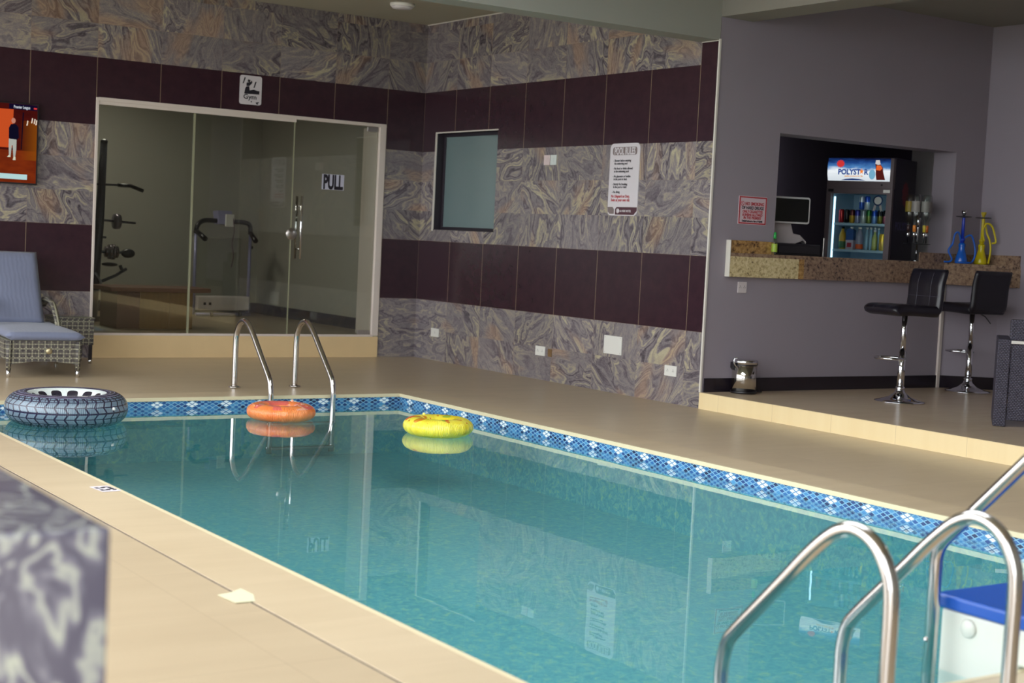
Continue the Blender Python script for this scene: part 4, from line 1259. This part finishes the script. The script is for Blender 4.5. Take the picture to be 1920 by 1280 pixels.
hookah('blue water pipe with its blue hose hanging on both sides, on the counter', (2.83, -4.60, ZT), (24, 92, 190), (20, 52, 170), M['chrome'],
       [[(-0.02, -0.01, 0.20), (-0.05, -0.02, 0.27), (-0.085, -0.02, 0.25), (-0.10, -0.02, 0.17), (-0.135, -0.02, 0.11), (-0.10, -0.02, 0.04), (-0.12, -0.02, 0.012), (-0.17, -0.02, 0.010)],
        [(0.02, -0.01, 0.23), (0.07, -0.02, 0.25), (0.105, -0.02, 0.18), (0.115, -0.03, 0.09), (0.09, -0.03, 0.02), (0.03, -0.07, 0.009), (-0.06, -0.065, 0.009)]], -0.4)
hookah('yellow water pipe with its yellow hose, right of the blue one on the counter', (3.055, -4.63, ZT), (206, 188, 24), (196, 176, 20), mat('yellow_clay_bowl', (170, 150, 30), 0.5),
       [[(0.02, 0.0, 0.37), (0.035, -0.01, 0.28), (0.06, -0.02, 0.22), (0.075, -0.02, 0.14), (0.066, -0.03, 0.06), (0.05, -0.05, 0.010)],
        [(0.01, -0.02, 0.21), (-0.01, -0.03, 0.30), (0.02, -0.03, 0.36), (0.07, -0.03, 0.34), (0.105, -0.03, 0.25), (0.112, -0.03, 0.20), (0.08, -0.03, 0.19)]], -0.5)

# ------------------------------------------------------------------ drinks fridge (local x along its front, y into it)
FA = math.atan2(-0.93, 0.367)
FO = Vector((2.165, -3.575, 0.131))
FW, FD, FH = 0.62, 0.58, 2.005
FM = Matrix.Translation(FO) @ Matrix.Rotation(FA, 4, 'Z')
F = thing('drinks_fridge', 'tall glass-door drinks fridge with a lit blue and white header reading POLYSTAR', 'fridge', FO, FA)
M['fr_dark'] = mat('dark_navy_fridge_side', (38, 32, 52), 0.35)
M['fr_grey'] = mat('brown_grey_fridge_frame', (104, 92, 96), 0.4, 0.2)
M['fr_in'] = mat('pale_blue_fridge_liner', (170, 196, 214), 0.5)
sd = MB().box(FW - 0.02, FW, 0.06, FD, 0.05, FH).build('side_panel', M['fr_dark'], F)
MB().box(0.0, 0.02, 0.06, FD, 0.05, FH).build('side_panel', M['fr_dark'], F)
MB().box(0.02, FW - 0.02, FD - 0.03, FD, 0.05, FH).build('back_panel', M['fr_in'], F)
MB().box(0.02, FW - 0.02, 0.06, FD - 0.03, 1.70, 1.735).build('inner_top', M['fr_in'], F)
MB().box(0.0, FW, 0.06, FD, FH, FH + 0.01).build('roof', M['fr_dark'], F)
MB().box(0.0, FW, 0.0, FD, 0.0, 0.30).build('plinth', M['fr_grey'], F, 0.004)
for x_ in (0.02, FW - 0.045):
    MB().box(x_, x_ + 0.025, 0.07, FD - 0.03, 0.30, 1.70).build('inner_wall', M['fr_in'], F)
for z_ in (0.62, 0.93, 1.185, 1.425):
    MB().box(0.05, FW - 0.05, 0.08, FD - 0.04, z_ - 0.022, z_).build('shelf', M['fr_in'], F, 0.002)
# door
D = MB()
for q_ in ((0.0, 0.045, 0.30, 1.735), (FW - 0.05, FW, 0.30, 1.735), (0.045, FW - 0.05, 0.30, 0.36), (0.045, FW - 0.05, 1.685, 1.735)):
    D.box(q_[0], q_[1], 0.0, 0.05, q_[2], q_[3])
dd = D.build('door', M['fr_grey'], F, 0.003)
MB().box(0.045, FW - 0.05, 0.02, 0.026, 0.36, 1.685).build('door_glass', M['clear'], dd)
MB().box(0.006, 0.022, -0.035, -0.004, 0.75, 1.28).build('door_handle', M['brushed'], dd, 0.005)
MB().box(0.02, 0.07, -0.008, 0.0, 1.70, 1.725).build('top_hinge', M['black'], dd)
MB().box(FW - 0.08, FW - 0.02, -0.008, 0.0, 1.70, 1.725).build('top_hinge', M['white'], dd)
# header
MB().box(0.0, FW, 0.0, 0.06, 1.735, 1.80).build('control_strip', M['fr_grey'], F, 0.002)
MB().box(FW - 0.03, FW, 0.0, 0.06, 1.80, FH).build('header_end', M['fr_grey'], F, 0.002)
MB().sphere((FW - 0.10, -0.002, 1.768), 0.010, 0.004, 0.010, 10, 6).build('lock', M['ink'], F)


def header_mat():
    t = NT('lit_header_picture')
    x, y, z = t.sep(t.n('TexCoord', out=3))
    n = t.noise(t.comb(t.m1('MULTIPLY', x, 2.0), 0.0, t.m1('MULTIPLY', z, 7.0)), 3.2, 3, 0.6, 0.5)
    f = t.m1('ADD', t.m1('DIVIDE', t.m1('SUBTRACT', z, 1.80), 0.205), t.m1('MULTIPLY', t.m1('SUBTRACT', n, 0.5), 0.45))
    c = t.ramp(f, [(0.10, lin((214, 222, 228))), (0.42, lin((236, 242, 246))), (0.58, lin((76, 128, 186))), (0.80, lin((30, 66, 128))), (1.0, lin((14, 22, 60)))])
    return t.done(t.n('Emission', {0: c, 1: 1.0}))


hd = MB().prof_x([(0.012, 1.802), (-0.008, 1.86), (-0.01, 1.93), (0.006, FH - 0.002), (0.06, FH - 0.002), (0.06, 1.802)], 0.002, FW - 0.032).build('header', header_mat(), F)
hb = emit('header_blue', (44, 78, 150), 0.9)
text('POLYST', 0.066, hd and hb, hd, (0.105, -0.0125, 1.858), 0.92, 0.0026)
text('R', 0.066, hb, hd, (0.352, -0.0125, 1.858), 0.92, 0.0026)
st = [(0.365 + (0.024 if k % 2 == 0 else 0.010) * math.cos(PI / 2 + k * PI / 5), 1.885 + (0.028 if k % 2 == 0 else 0.011) * math.sin(PI / 2 + k * PI / 5)) for k in range(10)]
st = [(x_ - 0.037, z_) for x_, z_ in st]
plate(st, -0.0135, -0.0115, 'star', emit('header_orange', (240, 130, 50), 1.0), hd)
text('quality products for life', 0.023, emit('header_amber', (232, 160, 80), 0.9), hd, (0.255, -0.0125, 1.836), 0.8, 0.0004, 'CENTER')
bu = [(0.125 + (0.040 if k % 2 == 0 else 0.031) * math.cos(k * PI / 12), 1.952 + (0.036 if k % 2 == 0 else 0.028) * math.sin(k * PI / 12)) for k in range(24)]
plate(bu, -0.0125, -0.009, 'red_burst', emit('header_red', (214, 56, 56), 0.9), hd)
pb = [(0.452, 1.955), (0.458, 1.985), (0.490, 1.985), (0.500, 1.95), (0.525, 1.92), (0.530, 1.88), (0.552, 1.812), (0.470, 1.812), (0.462, 1.86), (0.458, 1.92)]
plate(pb, -0.0125, -0.0105, 'pictured_bottle', emit('header_cola', (88, 30, 26), 0.8), hd)
plate([(0.452, 1.955), (0.458, 1.987), (0.492, 1.987), (0.502, 1.95), (0.48, 1.945)], -0.0135, -0.0128, 'pictured_cap', emit('header_pale', (220, 214, 214), 0.8), hd)
plate([(0.462, 1.90), (0.466, 1.94), (0.505, 1.94), (0.522, 1.915), (0.50, 1.895)], -0.0135, -0.0128, 'pictured_glow', emit('header_amber2', (232, 104, 50), 0.9), hd)
ic = [(0.428 + 0.030 * math.cos(a), 1.86 + 0.045 * math.sin(a)) for a in [2 * PI * k / 18 for k in range(18)]]
plate(ic, -0.0118, -0.0098, 'pictured_ice', emit('header_ice', (120, 176, 206), 0.9), hd)
plate([(0.13, 1.806), (0.18, 1.818), (0.24, 1.823), (0.31, 1.818), (0.36, 1.806)], 0.0, 0.011, 'blue_arc', emit('header_navy', (34, 60, 120), 0.9), hd)
# print on the right side panel
Mx = lambda a, z: (a, z)
def side_prof(poly, name, m_):
    MB().prof_x(poly, FW + 0.0003, FW + 0.0012).build(name, m_, sd)
side_prof([(0.33 + (0.085 if k % 2 == 0 else 0.065) * math.cos(k * PI / 11), 1.70 + (0.12 if k % 2 == 0 else 0.10) * math.sin(k * PI / 11)) for k in range(22)], 'side_burst', mat('dull_red_print', (110, 36, 50), 0.4))
tx = text('POLYSTAR', 0.10, mat('dull_lilac_print', (90, 84, 124), 0.4), sd, (0, 0, 0), 0.86, 0.002, 'CENTER')
for v in tx.data.vertices:
    v.co = Vector((FW + 0.0008 - v.co.y, 0.33 + v.co.x, v.co.z + 1.38))
# light inside the fridge
MB().box(0.048, 0.058, 0.075, 0.09, 0.40, 1.66).build('light_strip', emit('fridge_light_strip', (176, 214, 240), 3.6), F)
MB().box(FW - 0.058, FW - 0.048, 0.075, 0.09, 0.40, 1.66).build('light_strip', emit('fridge_light_strip_b', (176, 214, 240), 3.6), F)
# rosette on the door glass
t = MB().lathe([(0.0, -0.0012), (0.046, -0.001), (0.046, 0.0), (0.0, 0.0)], seg=28, axis='y').build('rosette', mat('rosette_blue', (40, 62, 104), 0.4), dd)
t.location = (0.487, 0.0195, 1.63)
t['label'] = 'round blue and white rosette with ribbon tails'
plate([(0.044 * math.cos(a), 0.044 * math.sin(a)) for a in [2 * PI * k / 28 for k in range(28)]], -0.001, 0.0, 'disc', mat('rosette_navy', (30, 50, 86), 0.4), t)
plate([(0.034 * math.cos(a), 0.034 * math.sin(a)) for a in [2 * PI * k / 28 for k in range(28)]], -0.0016, -0.001, 'centre', mat('rosette_grey', (176, 180, 178), 0.4), t)
for s_ in (-1, 1):
    plate([(s_ * 0.010, -0.04), (s_ * 0.030, -0.035), (s_ * 0.050, -0.095), (s_ * 0.036, -0.088), (s_ * 0.028, -0.10)], -0.001, 0.0, 'ribbon_tail', mat('rosette_ribbon', (150, 150, 150), 0.4), t)


def can(label, x_, y_, z_, c, c2=None, h=0.122, r=0.0245, grp='cans on the upper fridge shelf'):
    t = thing('drink_can', label, 'can', FM @ Vector((x_, y_, z_ + 0.0008)), FA, grp)
    nt = NT('can_print')
    zz = nt.sep(nt.n('TexCoord', out=3))[2]
    col = nt.mix(nt.m1('GREATER_THAN', zz, h * 0.55), lin(c2 or c), lin(c))
    mm = nt.done(nt.pbr(Base_Color=col, Roughness=0.25, Metallic=0.35))
    MB().lathe([(0.0, 0.0), (r * 0.82, 0.0), (r, 0.008), (r, h - 0.012), (r * 0.84, h - 0.001)], seg=18).build('body', mm, t)
    MB().lathe([(r * 0.84, h - 0.001), (r * 0.84, h), (r * 0.74, h - 0.003), (0.0, h - 0.003)], seg=18).build('lid', M['brushed'], t)
    return t


zs = 1.425
cans = [('red can at the left end of the upper fridge shelf', 0.112, (176, 28, 40), None), ('near-black can between the red can and the gold-striped one', 0.163, (38, 24, 30), None),
        ('dark red can with gold lower half on the upper fridge shelf', 0.215, (96, 26, 34), (206, 160, 50)), ('violet-blue can with silver lower half on the upper fridge shelf', 0.267, (50, 52, 150), (150, 156, 190)),
        ('silver can under the two stacked cans in the fridge', 0.322, (150, 160, 172), (198, 206, 212)), ('green can right of the silver one on the upper fridge shelf', 0.374, (46, 120, 60), (120, 140, 70)),
        ('bright blue can right of the green one on the upper fridge shelf', 0.426, (36, 84, 196), (120, 160, 220)), ('black can with yellow base under the rosette', 0.478, (24, 24, 28), (120, 116, 40)),
        ('black can with pink base at the right end of the upper fridge shelf', 0.530, (26, 20, 26), (160, 90, 110))]
for lab, x_, c, c2 in cans:
    can(lab, x_, 0.115, zs, c, c2)
can('white and blue can stacked on top of the row, the left of two', 0.300, 0.115, zs + 0.1235, (206, 212, 226), (50, 90, 190), grp='cans stacked on the row')
can('blue and white can stacked on top of the row, the right of two', 0.351, 0.115, zs + 0.1235, (40, 84, 200), (206, 214, 226), grp='cans stacked on the row')


def bottle(name, label, x_, y_, z_, prof, bodym, capm, lab=None, labz=None, grp='bottles on the lower fridge shelf', cat='bottle'):
    t = thing(name, label, cat, FM @ Vector((x_, y_, z_ + 0.0008)), FA, grp)
    MB().lathe(prof, seg=18).build('bottle', bodym, t)
    r_, z1 = prof[-1][0] if prof[-1][0] > 0 else prof[-2][0], prof[-1][1]
    MB().lathe([(0.0, z1), (r_ + 0.003, z1), (r_ + 0.003, z1 + 0.018), (0.0, z1 + 0.018)], seg=14).build('cap', capm, t)
    if lab:
        rr = max(p[0] for p in prof) + 0.0006
        MB().lathe([(rr - 0.0004, labz[0]), (rr, labz[0] + 0.001), (rr, labz[1]), (rr - 0.0004, labz[1] + 0.001)], seg=18).build('label', lab, t)
    return t


z2 = 1.185
pf = lambda r, h: [(0.0, 0.0), (r * 0.9, 0.0), (r, 0.01), (r, h * 0.62), (r * 0.8, h * 0.78), (r * 0.42, h * 0.9), (r * 0.4, h)]
bottle('juice_bottle', 'yellow and green juice bottle at the left of the lower fridge shelf', 0.135, 0.115, z2, pf(0.031, 0.185), mat('juice_yellow', (206, 160, 50), 0.3), mat('dark_cap', (40, 44, 40), 0.4), mat('juice_green', (60, 110, 70), 0.4), (0.01, 0.07))
t = thing('juice_carton', 'blue and white drink carton with red print in the lower fridge shelf', 'carton', FM @ Vector((0.215, 0.115, z2 + 0.001)), FA)
MB().box(-0.034, 0.034, -0.03, 0.03, 0.0, 0.085).build('lower_body', mat('carton_white', (196, 186, 206), 0.4), t)
MB().prof_y([(-0.034, 0.085), (0.034, 0.085), (0.034, 0.175), (0.0, 0.195), (-0.034, 0.175)], -0.03, 0.03).build('upper_body', mat('carton_blue', (56, 92, 160), 0.4), t)
MB().lathe([(0.0, 0.185), (0.013, 0.185), (0.013, 0.205), (0.0, 0.205)], (0.008, -0.01, 0), 12).build('cap', M['white'], t)
MB().box(-0.022, 0.02, -0.0312, -0.03, 0.02, 0.06).build('print', mat('carton_red', (170, 40, 60), 0.4), t)
bottle('juice_bottle', 'clear bottle with white cap and orange-red lower part in the fridge', 0.298, 0.115, z2, pf(0.034, 0.188), mat('pale_lilac_bottle', (150, 150, 176), 0.25), M['white'], mat('label_orange', (226, 90, 40), 0.4), (0.008, 0.05))
for k, x_ in enumerate((0.345, 0.382, 0.419, 0.456)):
    bottle('water_bottle', 'slim blue-tinted water bottle in the row on the lower fridge shelf', x_, 0.17, z2, pf(0.0175, 0.188), mat('water_bottle_plastic', (140, 180, 206), 0.15), M['white'], grp='row of slim water bottles')
bottle('soda_bottle', 'small yellow-green soda bottle in front of the water bottles', 0.445, 0.105, z2, pf(0.024, 0.165), mat('soda_green', (176, 186, 110), 0.25), M['white'])
can('tall golden yellow can at the right end of the lower fridge shelf', 0.520, 0.105, z2, (238, 196, 60), (232, 190, 90), 0.15, 0.030, 'tall can')
bottle('cola_bottle', 'dark bottle behind the golden can in the fridge', 0.535, 0.185, z2, pf(0.026, 0.182), mat('cola_dark', (40, 30, 34), 0.2), mat('grey_cap', (130, 130, 120), 0.4))
can('blue can at the right end of the shelf just above the counter', 0.520, 0.105, 0.93, (60, 110, 200), (100, 150, 220), 0.15, 0.028, 'low can')

# ------------------------------------------------------------------ bar stools
M['leather'] = mat('black_leather', (26, 23, 32), 0.32, vs=60, var=0.2, bump=0.05)
M['leather_seam'] = mat('seam_thread', (62, 58, 70), 0.5)


def stool(label, loc, rz):
    """local -x = front of the seat, +x = back"""
    t = thing('bar_stool', label, 'bar stool', loc, rz, 'bar stools')
    MB().lathe([(0.195, 0.001), (0.195, 0.007), (0.15, 0.018), (0.085, 0.040), (0.042, 0.075), (0.030, 0.105), (0.0, 0.105)], seg=40).build('base', M['chrome'], t)
    MB().tube([(0, 0, 0.10), (0, 0, 0.40)], 0.028, 18).build('lower_column', M['chrome'], t)
    MB().tube([(0, 0, 0.40), (0, 0, 0.70)], 0.022, 18).build('upper_column', M['chrome'], t)
    MB().lathe([(0.028, 0.095), (0.036, 0.098), (0.036, 0.118), (0.028, 0.12)], seg=20).build('collar', M['chrome'], t)
    ft = smooth_path([(0.0, -0.035, 0.345), (-0.10, -0.11, 0.345), (-0.19, -0.10, 0.345), (-0.225, 0.0, 0.345), (-0.19, 0.10, 0.345), (-0.10, 0.11, 0.345), (0.0, 0.035, 0.345)], 6)
    MB().tube(ft, 0.010, 10).build('footrest', M['chrome'], t)
    MB().tube([(0.02, 0.02, 0.70), (0.06, 0.09, 0.66), (0.09, 0.13, 0.60)], 0.005, 8).build('height_lever', M['darkgrey'], t)
    # seat and back: one shell profile swept across the width
    def shell(prof, th, name, w=0.205):
        rows_t, rows_b = [], []
        pts = smooth_path([(p[0], 0, p[1]) for p in prof], 5)
        n = len(pts)
        for i, p in enumerate(pts):
            d = (pts[min(i + 1, n - 1)] - pts[max(i - 1, 0)]).normalized()
            nr = Vector((-d.z, 0, d.x))
            e = min(i, n - 1 - i) / (n - 1)
            ee = min(1.0, e / 0.06) ** 0.5
            a_, b__ = [], []
            for k in range(17):
                q = k / 16
                ex = min(1.0, min(q, 1 - q) / 0.06) ** 0.5
                tuft = 0.004 * (abs(math.sin(3 * PI * q)) - 0.5) + 0.004 * (abs(math.sin(PI * i / (n - 1) * 2)) - 0.5)
                h = th * 0.5 * ex * ee
                ww = w * (1 - 0.05 * (1 - ee))
                y_ = -ww + 2 * ww * q
                a_.append(p + Vector((0, y_, 0)) + nr * (h + tuft * ex * ee))
                b__.append(p + Vector((0, y_, 0)) - nr * h)
            rows_t.append(a_); rows_b.append(b__)
        m_ = MB().sheet(rows_t).sheet([r[::-1] for r in rows_b])
        o = m_.build(name, M['leather'], t)
        for q in (1 / 3, 2 / 3):
            k = round(16 * q)
            MB().tube([r[k] * 0.999 for r in rows_t[2:-2]], 0.0022, 6).build('seam', M['leather_seam'], o)
        i = n // 2
        MB().tube([rows_t[i][k] for k in range(1, 16)], 0.0022, 6).build('seam', M['leather_seam'], o)
        return o
    shell([(-0.235, 0.70), (-0.20, 0.725), (-0.05, 0.728), (0.12, 0.722), (0.185, 0.725)], 0.082, 'seat')
    shell([(0.150, 0.720), (0.185, 0.742), (0.195, 0.84), (0.205, 0.95), (0.235, 1.055)], 0.055, 'backrest')
    MB().lathe([(0.0, 0.685), (0.09, 0.688), (0.09, 0.70), (0.0, 0.702)], seg=24).build('mounting_plate', M['darkgrey'], t)
    return t


stool('black leather bar stool with square stitched back, nearer the camera', (1.309, -5.352, 0.131), math.radians(-8))
stool('black leather bar stool seen from behind its back, at the far corner of the counter', (2.75, -4.83, 0.131), math.radians(-99))

# pedal bin
t = thing('pedal_bin', 'small polished steel pedal bin against the wall by the terrace step', 'pedal bin', (0.345, -4.60, 0.131), math.radians(-20))
MB().lathe([(0.0, 0.001), (0.102, 0.001), (0.104, 0.02), (0.0, 0.02)], seg=32).build('base', M['black'], t)
MB().lathe([(0.098, 0.018), (0.100, 0.225), (0.0, 0.225)], seg=36).build('body', mat('mirror_steel', (206, 202, 196), 0.10, 1.0), t)
MB().lathe([(0.099, 0.224), (0.101, 0.226), (0.101, 0.234), (0.0, 0.234)], seg=36).build('rim', M['black'], t)
MB().lathe([(0.104, 0.234), (0.104, 0.262), (0.095, 0.268), (0.0, 0.272)], seg=36).build('lid', M['chrome'], t)
MB().box(0.095, 0.15, -0.022, 0.022, 0.010, 0.020).build('pedal', M['black'], t, 0.004)
hp = smooth_path([(-0.075, -0.05, 0.20), (-0.11, -0.05, 0.235), (-0.11, -0.05, 0.275), (-0.085, -0.05, 0.285)], 5)
MB().tube(hp, 0.006, 8).build('carry_handle', M['chrome'], t)
MB().prof_y([(-0.088, 0.17), (-0.112, 0.20), (-0.112, 0.245), (-0.088, 0.25)], -0.03, 0.03).build('hinge_cover', M['black'], t, 0.004)


# ------------------------------------------------------------------ dark woven-pattern armchair on the terrace
def rattan_plastic():
    t = NT('dark_woven_pattern_plastic')
    x, y, z = t.sep(t.n('TexCoord', out=3))
    h = t.m1('ADD', x, y)
    a = t.m1('DIVIDE', h, 0.020)
    b = t.m1('DIVIDE', z, 0.012)
    off = t.m1('MULTIPLY', t.m1('MODULO', t.m1('ABSOLUTE', t.m1('FLOOR', b)), 2.0), 0.5)
    fa = t.m1('FRACT', t.m1('ADD', a, off))
    fb = t.m1('FRACT', b)
    hh = t.m1('MULTIPLY', t.m1('SINE', t.m1('MULTIPLY', fa, PI)), t.m1('SINE', t.m1('MULTIPLY', fb, PI)))
    col = t.mix(hh, lin((36, 32, 44)), lin((76, 72, 90)))
    return t.done(t.pbr(Base_Color=col, Roughness=0.55, Normal=t.bump(hh, 0.7, 0.004)))


M['rp'] = rattan_plastic()
t = thing('garden_armchair', 'dark woven-pattern plastic armchair seen from behind at the right edge of the terrace', 'armchair', (0.745, -6.70, 0.131), math.radians(-50.5))
MB().box(0.0, 0.085, 0.0, 0.62, 0.0, 0.605).build('arm', M['rp'], t, 0.006)
MB().box(0.675, 0.76, 0.0, 0.62, 0.0, 0.605).build('arm', M['rp'], t, 0.006)
MB().box(0.0875, 0.6725, 0.012, 0.06, 0.045, 0.575).build('rear_panel', M['rp'], t, 0.004)
MB().box(0.075, 0.685, 0.035, 0.085, 0.60, 0.745).build('backrest', M['rp'], t, 0.012)
MB().box(0.0875, 0.6725, -0.004, 0.05, 0.577, 0.598).build('lit_ledge', mat('lit_ledge_white', (206, 202, 196), 0.5), t, 0.003)  # white strip standing for light caught on the ledge of the back
MB().box(0.0875, 0.6725, 0.062, 0.62, 0.24, 0.30).build('seat', M['rp'], t, 0.01)
MB().box(0.10, 0.66, 0.10, 0.60, 0.301, 0.39).build('cushion', mat('grey_chair_cushion', (120, 118, 124), 0.8), t, 0.02)

# ------------------------------------------------------------------ filter box hooked over the near end of the pool
M['fblue'] = mat('blue_lid_plastic', (30, 84, 178), 0.3, var=0.02)
M['fwhite'] = mat('white_shell_plastic', (222, 224, 214), 0.4, var=0.02)
t = thing('pool_filter_box', 'white plastic pool filter box with bright blue lid at the near end of the pool', 'pool filter', (-3.967, -10.26, 0))
Pf = [(0.0, -0.40), (-0.305, -0.40), (-0.305, 0.008), (-0.66, 0.008), (-0.66, 0.128), (0.0, 0.128)]
MB().prof_x(Pf, 0.0, 0.60).build('body', M['fwhite'], t, 0.012, 3)
MB().box(-0.018, 0.63, -0.68, 0.018, 0.129, 0.176).build('lid', M['fblue'], t, 0.010, 3)
MB().lathe([(0.0, -0.010), (0.026, -0.010), (0.03, -0.006), (0.031, 0.0)], (0.0, -0.115, 0.082), 24, 'x').build('round_button', M['fwhite'], t)

# ------------------------------------------------------------------ granite block in the near left corner
def block_granite():
    t = NT('bold_veined_granite')
    P = t.pos()
    w = t.noise(P, 2.2, 2, 0.5, out=1)
    v = t.n('VectorMath', {0: t.n('VectorMath', {0: P, 1: (1.6, 1.6, 0.7)}, operation='MULTIPLY'), 1: t.n('VectorMath', {0: w, 3: 1.1}, operation='SCALE')}, operation='ADD')
    f = t.noise(v, 3.6, 3, 0.45)
    s1 = t.m1('POWER', t.m1('MULTIPLY_ADD', t.m1('SINE', t.m1('MULTIPLY', f, 46.0)), 0.5, 0.5), 2.2)
    n = t.noise(P, 9, 3)
    s2 = t.m1('ADD', t.m1('MULTIPLY', s1, 0.75), t.m1('MULTIPLY', n, 0.3))
    col = t.ramp(s2, [(0.12, lin((70, 67, 82))), (0.55, lin((104, 102, 113))), (0.90, lin((138, 140, 134))), (1.0, lin((172, 176, 154)))])
    return t.done(t.pbr(Base_Color=col, Roughness=0.2))


bg_ = block_granite()
t = MB().box(-0.95, 0.95, -0.59, 0.62, 0.0, 0.80).build('granite_plinth', bg_, None, 0.006)
t.location = (-8.1, -10.75, 0.001)
tag(t, 'blurred grey and cream veined granite block in the near left corner', 'plinth')
